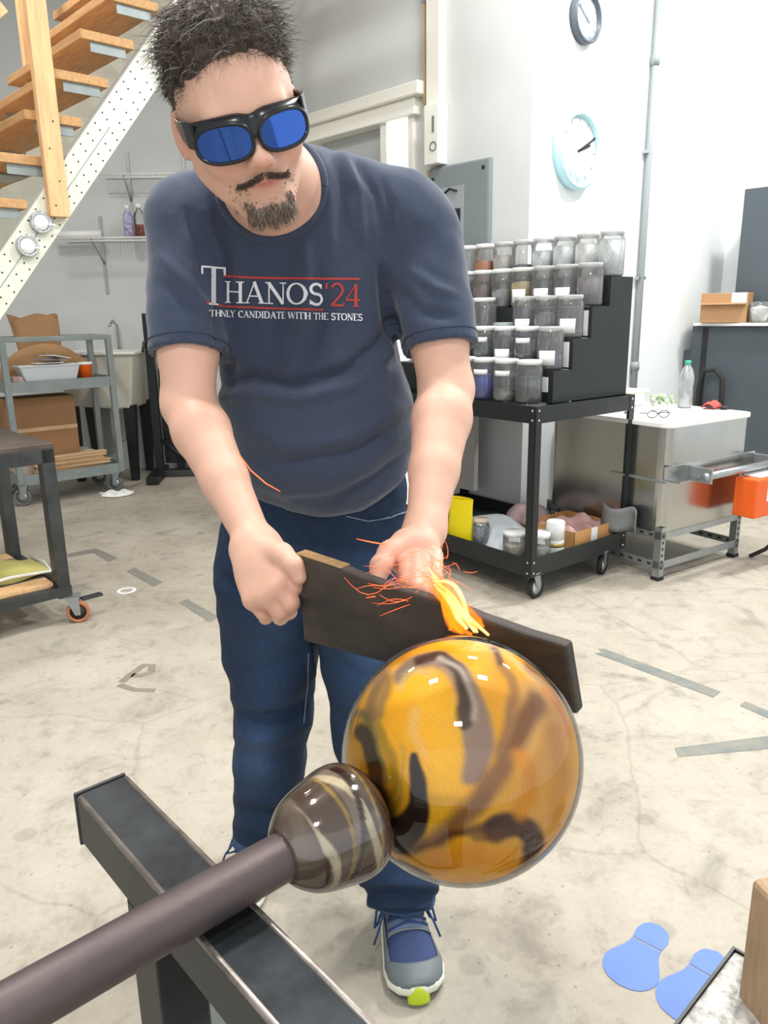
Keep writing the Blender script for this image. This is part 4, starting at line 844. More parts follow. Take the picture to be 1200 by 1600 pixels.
# ------------------------------------------------------------------ distance-field modeller for the figure
class Field:
    def __init__(s, lo, hi, h):
        s.lo = np.array(lo, float); s.h = h; s.n = np.ceil((np.array(hi) - s.lo) / h).astype(int) + 1
        s.a = np.full(s.n, .2, np.float32); s.ax = [(s.lo[i] + h * np.arange(s.n[i])).astype(np.float32) for i in range(3)]
    def sub(s, lo, hi):
        i0 = np.maximum(np.floor((np.array(lo) - s.lo) / s.h).astype(int), 0); i1 = np.minimum(np.ceil((np.array(hi) - s.lo) / s.h).astype(int) + 1, s.n)
        if (i1 <= i0).any(): return None, None
        sl = tuple(slice(i0[k], i1[k]) for k in range(3))
        return sl, (s.ax[0][sl[0]][:, None, None], s.ax[1][sl[1]][None, :, None], s.ax[2][sl[2]][None, None, :])
    def put(s, fn, lo, hi, k=.02, op='u'):
        mg = k + 3 * s.h; sl, X = s.sub(np.array(lo) - mg, np.array(hi) + mg)
        if sl is None: return
        d = fn(*X).astype(np.float32); a = s.a[sl]
        if op == 'u':
            if k > 0: h_ = np.maximum(k - np.abs(a - d), 0) / k; s.a[sl] = np.minimum(a, d) - h_ * h_ * k * .25
            else: s.a[sl] = np.minimum(a, d)
        else:
            d = -d
            if k > 0: h_ = np.maximum(k - np.abs(a - d), 0) / k; s.a[sl] = np.maximum(a, d) + h_ * h_ * k * .25
            else: s.a[sl] = np.maximum(a, d)
    def cap(s, A, B_, r0, r1, k=.02, op='u', flat=None):
        A = np.array(A, float); B_ = np.array(B_, float); ba = B_ - A; l2 = ba @ ba + 1e-12
        fl = None
        if flat is not None: fn_, fs_ = np.array(flat[0], float), flat[1]; fn_ /= np.linalg.norm(fn_)
        def f(X, Y, Z):
            x, y, z = X - A[0], Y - A[1], Z - A[2]; t = np.clip((x * ba[0] + y * ba[1] + z * ba[2]) / l2, 0, 1)
            dx, dy, dz_ = x - t * ba[0], y - t * ba[1], z - t * ba[2]; q = dx * dx + dy * dy + dz_ * dz_
            if flat is not None: c = dx * fn_[0] + dy * fn_[1] + dz_ * fn_[2]; q = q + (fs_ * fs_ - 1) * c * c
            return np.sqrt(q) - (r0 + (r1 - r0) * t)
        R_ = max(r0, r1); s.put(f, np.minimum(A, B_) - R_, np.maximum(A, B_) + R_, k, op)
    def chain(s, P, R_, k=.02, kj=None, **kw):
        for i in range(len(P) - 1): s.cap(P[i], P[i + 1], R_[i], R_[i + 1], k, **kw)
    def ell(s, C, R_, k=.02, M=None, op='u'):
        C = np.array(C, float); R_ = np.array(R_, float); M = np.eye(3) if M is None else np.array(M)   # columns = axes
        def f(X, Y, Z):
            x, y, z = X - C[0], Y - C[1], Z - C[2]
            u = x * M[0, 0] + y * M[1, 0] + z * M[2, 0]; v = x * M[0, 1] + y * M[1, 1] + z * M[2, 1]; w_ = x * M[0, 2] + y * M[1, 2] + z * M[2, 2]
            k0 = np.sqrt((u / R_[0]) ** 2 + (v / R_[1]) ** 2 + (w_ / R_[2]) ** 2) + 1e-9; k1 = np.sqrt((u / R_[0] ** 2) ** 2 + (v / R_[1] ** 2) ** 2 + (w_ / R_[2] ** 2) ** 2) + 1e-9
            return k0 * (k0 - 1) / k1
        e_ = np.sqrt((M ** 2) @ (R_ ** 2)); s.put(f, C - e_, C + e_, k, op)
    def cut(s, Q, n, lo, hi, k=.003):     # remove what lies beyond the plane (Q, n) inside the box lo..hi
        Q = np.array(Q, float); n = np.array(n, float); n = n / np.linalg.norm(n)
        sl, X = s.sub(lo, hi)
        if sl is None: return
        d = ((X[0] - Q[0]) * n[0] + (X[1] - Q[1]) * n[1] + (X[2] - Q[2]) * n[2]).astype(np.float32); a = s.a[sl]
        h_ = np.maximum(k - np.abs(a - d), 0) / k; s.a[sl] = np.maximum(a, d) + h_ * h_ * k * .25
    def mesh(s):
        a = s.a; n = a.shape; sg = a < 0; st = np.array([n[1] * n[2], n[2], 1]); ids = []; pos = []; quads = []
        for axn in range(3):
            s0 = [slice(None)] * 3; s1 = [slice(None)] * 3; s0[axn] = slice(0, -1); s1[axn] = slice(1, None)
            I = np.argwhere(sg[tuple(s0)] != sg[tuple(s1)])
            b, c = [k for k in range(3) if k != axn]
            I = I[(I[:, b] > 0) & (I[:, c] > 0) & (I[:, b] < n[b] - 1) & (I[:, c] < n[c] - 1)]
            J = I.copy(); J[:, axn] += 1
            a0 = a[I[:, 0], I[:, 1], I[:, 2]]; a1 = a[J[:, 0], J[:, 1], J[:, 2]]; t = a0 / (a0 - a1)
            P = I.astype(np.float64); P[:, axn] += t; base = I @ st
            q4 = [base, base - st[b], base - st[b] - st[c], base - st[c]]
            for q in q4: ids.append(q); pos.append(P)
            Q = np.stack(q4, 1); fl = (a0 < 0)
            if axn == 1: fl = ~fl
            Q[fl] = Q[fl]; Q[~fl] = Q[~fl][:, ::-1]; quads.append(Q)
        ids = np.concatenate(ids); pos = np.concatenate(pos); uq, inv = np.unique(ids, return_inverse=True); cnt = np.bincount(inv)
        V = np.stack([np.bincount(inv, pos[:, k]) / cnt for k in range(3)], 1) * s.h + s.lo
        F = np.searchsorted(uq, np.concatenate(quads)); return V, F
def np_mesh(name, V, F, m, parent, smooth_it=1):
    F = np.asarray(F)
    if smooth_it:
        e = np.concatenate([F[:, [0, 1]], F[:, [1, 2]], F[:, [2, 3]], F[:, [3, 0]]]); e = np.concatenate([e, e[:, ::-1]])
        cnt = np.bincount(e[:, 0], minlength=len(V))[:, None]
        for _ in range(smooth_it):
            A_ = np.stack([np.bincount(e[:, 0], V[e[:, 1], k], minlength=len(V)) for k in range(3)], 1) / np.maximum(cnt, 1); V = V * .4 + A_ * .6
    me = bpy.data.meshes.new(name); me.vertices.add(len(V)); me.vertices.foreach_set('co', (V - np.array(parent.location)).astype(np.float32).ravel())
    me.loops.add(F.size); me.loops.foreach_set('vertex_index', F.astype(np.int32).ravel()); me.polygons.add(len(F))
    me.polygons.foreach_set('loop_start', np.arange(0, F.size, 4, dtype=np.int32)); me.polygons.foreach_set('use_smooth', np.ones(len(F), bool))
    me.update(calc_edges=True); me.validate(); me.materials.append(m); o = bpy.data.objects.new(name, me); COL.objects.link(o); o.parent = parent; return o, V
def normals(o):
    a = np.zeros(len(o.data.vertices) * 3, np.float32); o.data.vertex_normals.foreach_get('vector', a); return a.reshape(-1, 3)
def displace(o, V, d, N=None):
    N = normals(o) if N is None else N; V = V + N * d[:, None]; o.data.vertices.foreach_set('co', (V - np.array(o.parent.location)).astype(np.float32).ravel()); o.data.update(); return V
def seg_d(x, y, A, B_):
    ab = np.array(B_, float) - A; t = np.clip(((x - A[0]) * ab[0] + (y - A[1]) * ab[1]) / (ab @ ab), 0, 1); return np.hypot(x - A[0] - t * ab[0], y - A[1] - t * ab[1]), t
def folds(V, N, spec):      # spec: (polyline, width, amplitude) given on the figure's front elevation
    px, py = proj_n(V); front = np.clip(-N[:, 1] * 2 + .3, 0, 1); d = np.zeros(len(V))
    for pts, w_, amp in spec:
        D = np.full(len(V), 1e9); T = np.zeros(len(V)); n = len(pts) - 1
        for i in range(n):
            q, t = seg_d(px, py, np.array(pts[i], float), np.array(pts[i + 1], float)); k = q < D; D[k] = q[k]; T[k] = ((i + t) / n)[k]
        d += amp * np.exp(-(D / w_) ** 2) * np.sqrt(np.clip(np.sin(np.pi * np.clip(T * .92 + .04, 0, 1)), 0, 1)) * front
    return d
def proj_n(V): v = V - CAM; z = v @ CF; return 600 + FPX * (v @ CR) / z, 800 - FPX * (v @ CU) / z
def wob(V, f, ph=0):
    x, y, z = V[:, 0] * f, V[:, 1] * f, V[:, 2] * f
    return (np.sin(x * 1.3 + 2 * np.sin(z * .9 + ph) + ph) + np.sin(z * 1.7 + 1.6 * np.sin(x * 1.1 + y) + 2 * ph) + np.sin(y * 1.9 + 1.3 * np.sin(z * 1.4 + x * .6) + ph)) / 3
P = at
person = empty('person', (-.1, 1.5, 0), 0, 'man in navy printed T-shirt, blue jeans and mirrored sunglasses leaning over the globe', 'person')
# ---- head frame
yaw, hp, hr = math.radians(19), math.radians(18), math.radians(16)
hf = np.array([math.sin(yaw) * math.cos(hp), -math.cos(yaw) * math.cos(hp), -math.sin(hp)]); r0 = np.array([math.cos(yaw), math.sin(yaw), 0])
u0 = np.array([math.sin(yaw) * math.sin(hp), -math.cos(yaw) * math.sin(hp), math.cos(hp)])
hu = math.cos(hr) * u0 - math.sin(hr) * r0; hx = math.cos(hr) * r0 + math.sin(hr) * u0
HC = P(374, 186, 1.085); HS = .92
HM = np.stack([hx, hf, hu], 1)
def H(x, y, z): return HC + HS * (HM @ np.array([x, y, z], float))
def Hl(V): return ((V - HC) @ HM) / HS
b = Field((-.42, .86, .95), (.30, 1.55, 1.90), .0024)
hz = HS
def hcap(A, B_, r0, r1, k=.01, op='u', **kw): b.cap(H(*A), H(*B_), r0 * hz, r1 * hz, k, op, **kw)
def hell(C, R_, k=.01, M=None, op='u'): b.ell(H(*C), np.array(R_) * hz, k, HM if M is None else M, op)
hell((0, -.012, .040), (.078, .100, .088), .01)
hell((0, .022, .012), (.070, .072, .080), .03)
hell((0, .018, -.045), (.060, .064, .070), .03)
hcap((-.058, -.005, -.050), (-.018, .066, -.104), .018, .018, .03); hcap((.058, -.005, -.050), (.018, .066, -.104), .018, .018, .03)
hell((0, .068, -.104), (.026, .022, .020), .025)
hcap((-.040, .078, .016), (.040, .078, .016), .011, .011, .02)
for s in (-1, 1):
    hell((s * .042, .062, -.030), (.025, .024, .024), .025)
    hell((s * .033, .094, -.003), (.017, .011, .012), .012, op='s')
    hell((s * .033, .076, -.003), (.013, .013, .013), .003)
    hell((s * .0115, .100, -.041), (.0075, .010, .008), .007)
    M2 = HM @ np.array(Matrix.Rotation(s * .35, 3, 'Z')) @ np.array(Matrix.Rotation(-.15, 3, 'X'))
    hell((s * .084, -.012, -.004), (.007, .019, .033), .004, M=M2); hell((s * .090, -.006, .002), (.006, .010, .018), .004, M=M2, op='s'); hell((s * .083, .002, -.004), (.006, .005, .009), .006)
hcap((0, .084, .008), (0, .109, -.034), .0085, .0095, .012); hell((0, .113, -.037), (.0115, .010, .0095), .006)
for s in (-1, 1): hell((s * .007, .110, -.0475), (.0035, .005, .003), .002, op='s')
hell((0, .082, -.062), (.030, .014, .020), .015)
hcap((-.020, .086, -.0665), (.020, .086, -.0665), .0048, .0048, .006); hcap((-.003, .0925, -.0655), (.003, .0925, -.0655), .005, .005, .006); hcap((-.016, .087, -.0765), (.016, .087, -.0765), .0062, .0062, .006)
hcap((-.024, .095, -.0712), (.024, .095, -.0712), .0016, .0016, .003, op='s')
# ---- neck, trunk core
NB = P(425, 292, 1.25); hn = H(0, -.035, -.055)
b.cap(hn, NB, .060, .066, .03); b.cap(NB, P(445, 330, 1.31), .068, .085, .03)
b.cap(P(330, 350, 1.33), P(610, 350, 1.35), .042, .042, .05); b.ell(P(470, 450, 1.36), (.14, .09, .14), .05); b.ell(P(495, 640, 1.38), (.14, .11, .15), .05)
# ---- arms
RS, RE_, RW = P(292, 365, 1.29), P(295, 632, 1.20), P(392, 835, 1.045)
LS, LE, LW = P(662, 372, 1.33), P(697, 610, 1.25), P(664, 828, 1.06)
def limb(A, B_, prof_, k=.012):
    for (t0, ra), (t1, rb) in zip(prof_[:-1], prof_[1:]): b.cap(A + (B_ - A) * t0, A + (B_ - A) * t1, ra, rb, k)
limb(RS, RE_, [(0, .042), (.62, .0435), (.7, .0455), (1, .0405)]); limb(RE_, RW, [(0, .0405), (.22, .043), (.6, .034), (1, .0265)])
limb(LS, LE, [(0, .042), (.60, .0435), (.68, .0465), (1, .043)]); limb(LE, LW, [(0, .043), (.22, .046), (.6, .037), (1, .0275)])
b.ell(RE_ + np.array([-.006, .02, 0]), (.036, .032, .04), .02); b.ell(LE + np.array([.004, .02, 0]), (.038, .032, .04), .02)
# ---- right hand closed on the paddle handle (back of the hand to the viewer)
def finger(pts, rs, k=.004): b.chain(pts, rs, k)
kn = [P(443, 893, .965), P(434, 915, .953), P(417, 932, .953), P(395, 937, .965)]
wr = RW
for i, q in enumerate(kn):
    st_ = wr * .72 + q * .28 + np.array([(.012 - .008 * i), 0, 0]); b.cap(st_, q, .0175, .0145, .02)
b.ell((wr + kn[1] + kn[2]) / 3 + np.array([0, .008, 0]), (.034, .020, .040), .02)
pip = [P(461, 915, .957), P(454, 942, .946), P(438, 955, .950), P(412, 957, .965)]
dip = [P(456, 932, 1.0), P(452, 956, .992), P(438, 965, .995), P(415, 965, 1.005)]
tip = [P(444, 925, 1.018), P(440, 946, 1.012), P(428, 952, 1.014), P(410, 952, 1.02)]
for i in range(4): finger([kn[i], pip[i], dip[i], tip[i]], [.0132, .0118, .0102, .0088][:4] if i < 3 else [.0118, .0105, .0092, .008])
finger([P(408, 852, 1.01), P(440, 866, .968), P(460, 883, .950), P(468, 902, .945)], [.019, .0145, .012, .0098], .008)
b.cap(P(400, 850, 1.03), P(425, 880, 1.0), .024, .020, .02)
# ---- left hand on the top edge of the paddle
b.cap(LW, P(645, 862, 1.02), .0275, .029, .02); b.ell(P(648, 868, 1.01), (.036, .022, .034), .02)
finger([P(634, 850, 1.01), P(609, 864, .98), P(595, 884, .955), P(589, 908, .94)], [.020, .0150, .0130, .0105], .010)
for i, (a_, p_, d_, t_, rr_) in enumerate([((636, 870, .99), (634, 893, .945), (636, 908, .925), (640, 919, .918), .0100), ((650, 874, .98), (649, 902, .930), (651, 918, .910), (655, 929, .905), .0105),
                                          ((665, 874, .98), (664, 907, .925), (666, 924, .902), (669, 935, .898), .0104), ((680, 868, .99), (680, 902, .925), (681, 918, .902), (683, 928, .898), .0094)]):
    finger([P(*a_), P(*p_), P(*d_), P(*t_)], [rr_ * 1.2, rr_, rr_ * .92, rr_ * .8], .0035)
V, F = b.mesh()
M_skin = mat('skin', 'dfae95', .5, attr='Col', sss=.12, var=.03, scale=40, bump=.06, bscale=220)
body, V = np_mesh('body', V, F, M_skin, person, 1)
del b
hl = Hl(V); x, y, z = hl.T; near = (np.abs(hl) < .2).all(1)
c = np.tile(np.array(srgb('e2b49d')), (len(V), 1))
def paint(mask, col):
    global c
    mk = np.clip(mask, 0, 1)[:, None] * near[:, None]; c = c * (1 - mk) + np.array(srgb(col)) * mk
g_ = lambda cx, cy, cz, sx, sy, sz: np.exp(-(((x - cx) / sx) ** 2 + ((y - cy) / sy) ** 2 + ((z - cz) / sz) ** 2))
for s in (-1, 1): paint(g_(s * .045, .07, -.035, .022, .03, .02) * .35, 'd98f7c'); paint(g_(s * .085, -.01, 0, .02, .03, .04) * .4, 'dc9080'); paint(g_(s * .033, .09, .016, .02, .02, .0045) * .9, '5a4336')
paint(g_(0, .115, -.04, .016, .02, .012) * .35, 'd98c78')
paint(g_(0, .095, -.0705, .024, .012, .0085) * 1.1, 'c27e70')
stb = np.clip((-.055 - z) * 30, 0, 1) * np.clip((y - .0) * 14, 0, 1) * np.clip((.052 - np.abs(x)) * 60, 0, 1) * (1 - g_(0, .09, -.071, .03, .02, .012))
paint(stb * .30, 'a07c68'); paint(g_(0, .10, -.0575, .028, .02, .006) * .6, '6b5142')
scalp = np.clip((z - (.078 - .35 * np.abs(x) ** 1 * .0 - np.clip(y, -.2, .04) * 0)) * 60, 0, 1)
paint(np.clip(((z - .085) * 40), 0, 1) * np.clip((.07 - y) * 50, 0, 1), '4a3d36'); paint(np.clip((-y + .02) * 40, 0, 1) * np.clip((z + .03) * 40, 0, 1) * np.clip((.075 - np.abs(x)) * 200, 0, 1), '4a3d36')
bx, by = proj_n(V)
hand = (V[:, 2] < 1.17) & (V[:, 1] < 1.12)
for kx in [*kn, *pip]:
    mk = (np.exp(-np.sum((V - kx) ** 2, 1) / .016 ** 2) * .28)[:, None]; c = c * (1 - mk) + np.array(srgb('d98f7a')) * mk
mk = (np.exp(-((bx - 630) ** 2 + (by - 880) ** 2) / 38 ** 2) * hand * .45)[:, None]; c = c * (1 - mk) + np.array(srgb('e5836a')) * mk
set_col(body, c)
# ---- T-shirt
t = Field((-.48, .98, .98), (.38, 1.66, 1.72), .0042)
k = .05
t.ell(P(466, 400, 1.345), (.172, .115, .14), k); t.cap(P(300, 345, 1.325), P(640, 350, 1.345), .062, .062, k)
t.cap(P(462, 278, 1.31), P(625, 325, 1.345), .050, .060, .04); t.cap(P(395, 305, 1.29), P(300, 335, 1.32), .052, .058, .04)
t.ell(P(478, 520, 1.35), (.158, .118, .16), k); t.ell(P(497, 650, 1.36), (.170, .142, .150), k); t.ell(P(500, 712, 1.375), (.160, .140, .100), k)
t.cap(P(430, 285, 1.34), P(470, 350, 1.38), .06, .09, .05)
RH, LH = RS + (RE_ - RS) * .715, LS + (LE - LS) * .735
t.cap(RS, RS + (RE_ - RS) * .76, .0625, .0610, .03); t.cap(LS, LS + (LE - LS) * .78, .0635, .0620, .03)
def hem(Q, d, axis_pts, rin):
    n = d / np.linalg.norm(d); lo, hi = Q - .12, Q + .12
    lo2 = Q - np.array([.10, .12, .10]); hi2 = Q + np.array([.10, .12, .10])
    sl, X = t.sub(lo2, hi2); 
    rel = (X[0] - Q[0]) * n[0] + (X[1] - Q[1]) * n[1] + (X[2] - Q[2]) * n[2]
    rad = np.sqrt(np.maximum((X[0] - Q[0]) ** 2 + (X[1] - Q[1]) ** 2 + (X[2] - Q[2]) ** 2 - rel ** 2, 0)); a = t.a[sl]
    inside = (rad < .082); t.a[sl] = np.where(inside & (rel > -.03), np.maximum(a, rel), a).astype(np.float32)
    t.cap(Q - n * .03, Q + n * .05, rin, rin, .0, op='s')
hem(RH, RE_ - RS, None, .0485); hem(LH, LE - LS, None, .0495)
ndir = (hn - NB) / np.linalg.norm(hn - NB)
t.cap(NB - ndir * .02, NB + ndir * .12, .072, .080, .004, op='s')
V, F = t.mesh(); del t
M_shirt = mat('navy_cotton', '3d475b', .9, var=.10, scale=160, sheen=.25, bump=.12, bscale=300, spec=.25)
shirt, V = np_mesh('tshirt', V, F, M_shirt, person, 2); N = normals(shirt)
sp_ = [
 ([(350, 600), (400, 588), (455, 602), (500, 590), (560, 575)], 10, -.012), ([(345, 622), (400, 612), (470, 622), (560, 598)], 12, .008),
 ([(478, 390), (482, 460), (470, 530), (452, 590)], 14, .010), ([(450, 400), (440, 500), (430, 570)], 14, -.007), ([(505, 400), (500, 500), (480, 580)], 13, -.006),
 ([(598, 420), (606, 490), (628, 560)], 9, -.014), ([(612, 500), (590, 540), (540, 580), (500, 596)], 10, -.007), ([(620, 530), (600, 570), (540, 606)], 10, .007),
 ([(560, 600), (600, 570), (635, 560)], 9, -.006), ([(380, 670), (460, 700), (560, 680), (640, 630)], 14, .006), ([(360, 700), (450, 725), (560, 705), (645, 655)], 13, -.005),
 ([(500, 760), (570, 720), (640, 670)], 12, .006), ([(520, 780), (590, 745), (648, 700)], 9, -.006), ([(480, 810), (560, 790), (640, 735)], 9, .005),
 ([(520, 235), (540, 300), (545, 370)], 9, -.006), ([(535, 240), (560, 300), (565, 380)], 9, .006), ([(500, 240), (515, 310), (520, 400)], 8, .005), ([(556, 255), (590, 310), (600, 360)], 8, -.005),
 ([(600, 285), (612, 330), (600, 400)], 7, -.006), ([(340, 420), (342, 470), (338, 540)], 7, -.006), ([(322, 330), (345, 400), (350, 470)], 9, .006), ([(290, 330), (310, 380), (322, 460)], 9, -.006),
 ([(355, 420), (360, 480), (350, 560)], 9, -.006), ([(372, 350), (376, 420), (366, 500)], 10, .006), ([(250, 400), (290, 440), (326, 480)], 9, .004), ([(250, 440), (290, 480), (330, 500)], 9, -.004),
 ([(640, 420), (680, 450), (712, 460)], 9, .004), ([(620, 450), (660, 490), (715, 495)], 9, -.005), ([(345, 640), (350, 700), (370, 750)], 9, -.006), ([(380, 760), (440, 790), (520, 780)], 10, -.005),
]
d = 1.5 * folds(V, N, sp_) + .0022 * wob(V, 26, 1.) + .0010 * wob(V, 60, 2.)
V = displace(shirt, V, d, N)
def ringtube(Q, n, rr_, tr, lift=None, nseg=40, parent=person, name='collar', m=M_shirt, flat=1.0):
    M_ = np.array(frame(Q, n).to_3x3()); pts = [Q + M_[:, 0] * rr_ * math.cos(a) + M_[:, 1] * rr_ * math.sin(a) * flat + (n * lift(a) if lift else 0) for a in np.linspace(0, 2 * math.pi, nseg)]
    return MB().tube(pts, tr, 8, cap=False).build(name, m, parent, world=True)
bvh = BVHTree.FromPolygons([tuple(v) for v in V], [tuple(f) for f in F])
def snap(pt, dirn, off):
    h = bvh.ray_cast(Vector(pt), Vector(dirn)); return (np.array(h[0]) + np.array(h[1]) * off) if h[0] is not None else None
# collar ribbing: follows the neck hole
M_ = np.array(frame(NB, ndir).to_3x3()); pts = []
for a in np.linspace(0, 2 * math.pi, 49):
    rd = M_[:, 0] * math.cos(a) + M_[:, 1] * math.sin(a); best = None
    for rr_ in (.079, .083, .088):
        q = snap(NB + rd * rr_ + ndir * .13, -ndir, .001)
        if q is not None: best = q; break
    pts.append(best if best is not None else NB + rd * .08 + ndir * .02)
pts = np.array(pts); pts[:-1] = (pts[:-1] + np.roll(pts[:-1], 1, 0) + np.roll(pts[:-1], -1, 0)) / 3; pts[-1] = pts[0]
MB().tube(list(pts), .0065, 8, cap=False).build('collar', M_shirt, person, world=True)
for Q, d_, rr_ in ((RH, RE_ - RS, .0612), (LH, LE - LS, .0620)):
    n = d_ / np.linalg.norm(d_); M3_ = np.array(frame(Q, n).to_3x3()); pts = []
    for a in np.linspace(0, 2 * math.pi, 60):
        h = bvh.find_nearest(Vector(Q - n * .018 + (M3_[:, 0] * math.cos(a) + M3_[:, 1] * math.sin(a)) * (rr_ + .004))); pts.append(np.array(h[0]) + np.array(h[1]) * .0002)
    MB().tube(pts, .0009, 6, cap=False).build('sleeve_stitch', mat('dark_stitch_%d' % int(rr_ * 1e4), '323c50', .9), person, world=True)
# ---- shirt print, lettering as thin raised ink that follows the cloth
M_ink, M_red = mat('white_ink', 'e6e8ec', .8), mat('red_ink', 'b4453f', .8)
def arc(cx, cy, rx, ry, a0, a1, n=14): return [(cx + rx * math.cos(math.radians(a)), cy + ry * math.sin(math.radians(a))) for a in np.linspace(a0, a1, n)]
TK, TN = .15, .06
sf = lambda x_, y_=.025, w_=.16: ([(x_ - w_, y_), (x_ + w_, y_)], TN * .8)
GL = {
 'T': (.82, [([(.41, 0), (.41, .97)], TK), ([(.02, .97), (.80, .97)], TN), ([(.04, .97), (.04, .78)], TN), ([(.78, .97), (.78, .78)], TN), sf(.41)]),
 'H': (.92, [([(.18, 0), (.18, 1)], TK), ([(.74, 0), (.74, 1)], TK), ([(.18, .52), (.74, .52)], TN), sf(.18), sf(.74), sf(.18, .975), sf(.74, .975)]),
 'E': (.74, [([(.18, 0), (.18, 1)], TK), ([(.02, .975), (.66, .975)], TN), ([(.02, .025), (.68, .025)], TN), ([(.18, .52), (.52, .52)], TN), ([(.66, .97), (.66, .8)], TN), ([(.68, .02), (.68, .22)], TN)]),
 'O': (.92, [(arc(.46, .5, .38, .47, 90, 450, 28), 'o')]), 'C': (.84, [(arc(.46, .5, .38, .47, 48, 312, 22), 'o'), ([(.74, .97), (.74, .72)], TN)]),
 'N': (.94, [([(.18, 0), (.18, 1)], TN), ([(.16, .98), (.76, .03)], TK), ([(.78, 0), (.78, 1)], TN), sf(.18), sf(.14, .975, .12), sf(.78, .975)]),
 'L': (.74, [([(.18, 0), (.18, 1)], TK), ([(.02, .025), (.68, .025)], TN), ([(.68, .02), (.68, .24)], TN), sf(.18, .975)]),
 'Y': (.86, [([(.12, .97), (.44, .45)], TK), ([(.76, .97), (.44, .45)], TN), ([(.44, 0), (.44, .48)], TK), sf(.44), sf(.12, .975), sf(.76, .975, .12)]),
 'A': (.90, [([(.12, .02), (.46, 1)], TN), ([(.44, 1), (.78, .02)], TK), ([(.24, .34), (.68, .34)], TN), sf(.12, .025, .12), sf(.78)]),
 'D': (.92, [([(.18, 0), (.18, 1)], TK), ([(.03, .975), (.42, .975)] + arc(.42, .5, .38, .475, 90, -90, 16) + [(.03, .025)], 'o')]),
 'I': (.40, [([(.2, 0), (.2, 1)], TK), sf(.2), sf(.2, .975)]),
 'W': (1.24, [([(.12, .98), (.36, .02)], TK), ([(.36, .02), (.60, .98)], TN), ([(.60, .98), (.86, .02)], TK), ([(.86, .02), (1.10, .98)], TN), sf(.12, .975), sf(.6, .975, .1), sf(1.1, .975, .12)]),
 'S': (.70, [(arc(.34, .74, .23, .23, 30, 270, 14)[:-1] + arc(.34, .27, .26, .24, 90, -150, 16), TK * .85), ([(.56, .97), (.56, .76)], TN), ([(.09, .03), (.09, .24)], TN)]),
 '2': (.72, [(arc(.35, .72, .26, .26, 160, -20, 14) + [(.45, .42), (.10, .06)], TK * .75), ([(.06, .05), (.64, .05)], TK * .8), ([(.64, .04), (.67, .2)], TN)]),
 '4': (.76, [([(.52, 0), (.52, 1)], TK), ([(.52, .98), (.06, .32)], TN), ([(.04, .30), (.72, .30)], TK * .6), sf(.52)]),
 "'": (.26, [([(.13, 1.0), (.10, .74)], TK * .8)]), ' ': (.38, []),
}
def strip(mb, pts2, wd, to3, off):
    pts2 = [np.array(p, float) for p in pts2]; R_ = [pts2[0]]
    for a, b_ in zip(pts2[:-1], pts2[1:]):
        n = max(1, int(np.linalg.norm(b_ - a) / 3.0)); R_ += [a + (b_ - a) * (i + 1) / n for i in range(n)]
    vs = []
    for i, p in enumerate(R_):
        t_ = R_[min(i + 1, len(R_) - 1)] - R_[max(i - 1, 0)]; t_ = t_ / (np.linalg.norm(t_) + 1e-9); nn = np.array([-t_[1], t_[0]])
        w_ = wd if not isinstance(wd, tuple) else wd[0] + (wd[1] - wd[0]) * abs(t_[1]) ** 1.5
        for s_ in (-.5, .5): vs.append(to3(p + nn * s_ * w_, off))
    ok = [v is not None for v in vs]
    idx = {}; out = []
    for i, v in enumerate(vs):
        if ok[i]: idx[i] = len(out); out.append(v)
    fs = [(idx[2 * i], idx[2 * i + 1], idx[2 * i + 3], idx[2 * i + 2]) for i in range(len(R_) - 1) if all(ok[2 * i:2 * i + 4]) and max(np.linalg.norm(vs[2 * i] - vs[2 * i + 2]), np.linalg.norm(vs[2 * i] - vs[2 * i + 1])) < .03]
    if fs: mb.add(out, fs, True)
PRY = 1.10
def to3(p2, off):
    o_ = at(p2[0], p2[1], PRY); return snap(o_ - np.array([0, .3, 0]), at(p2[0], p2[1], PRY + .1) - o_, off)
def to3(p2, off):      # projected straight along the chest's facing, from a drawing plane in front of it
    o_ = at(p2[0], p2[1], PRY); d_ = at(p2[0], p2[1], PRY + .1) - o_; d_ /= np.linalg.norm(d_); return snap(o_ - d_ * .15, d_, off)
def word(name, txt, x0, x1, base0, base1, cap, m, off=.0016, widths=None, parent=None, weight=1.0):
    ws = [GL[ch][0] * (widths[i] if widths else 1) for i, ch in enumerate(txt)]; tot = sum(ws); X_ = x0; mb = MB()
    for i, ch in enumerate(txt):
        sx = (x1 - x0) / tot * (widths[i] if widths else 1); wl = ws[i] * (x1 - x0) / tot
        for pts2, wd in GL[ch][1]:
            bl_ = lambda xx: base0 + (base1 - base0) * (xx - x0) / (x1 - x0)
            q_ = [(X_ + px_ * sx, bl_(X_ + px_ * sx) - py_ * cap) for px_, py_ in pts2]
            kk = min(sx * 1.05, cap) * weight
            strip(mb, q_, (TN * kk * 1.2, TK * kk) if wd == 'o' else wd * kk, to3, off)
        X_ += wl
    if mb.f: return mb.build(name, m, parent, world=True, fix=False)
def child_world(o, par):     # a sub-part of a part that itself sits at the person's origin
    o.parent = par; return o
pr = word('lettering', 'T', 314, 352, 476, 478, 61, M_ink, parent=person)
for w_ in (word('lettering', 'HANOS', 349, 506, 473, 477, 34, M_ink, parent=person), word('lettering', 'TH', 326, 345, 494, 495, 10, M_ink, weight=1.4, parent=person),
           word('lettering', 'NLY CANDIDATE WITH THE STONES', 343, 566, 495, 501, 10.5, M_ink, weight=1.3, parent=person), word('lettering', "'24", 507, 563, 478, 480, 36, M_red, parent=person), pr):
    if w_: w_.parent = shirt
def band(pts2, wd):
    mb = MB(); strip(mb, pts2, wd, to3, .0012); o = mb.build('red_stripe', M_red, person, world=True, fix=False); o.parent = shirt
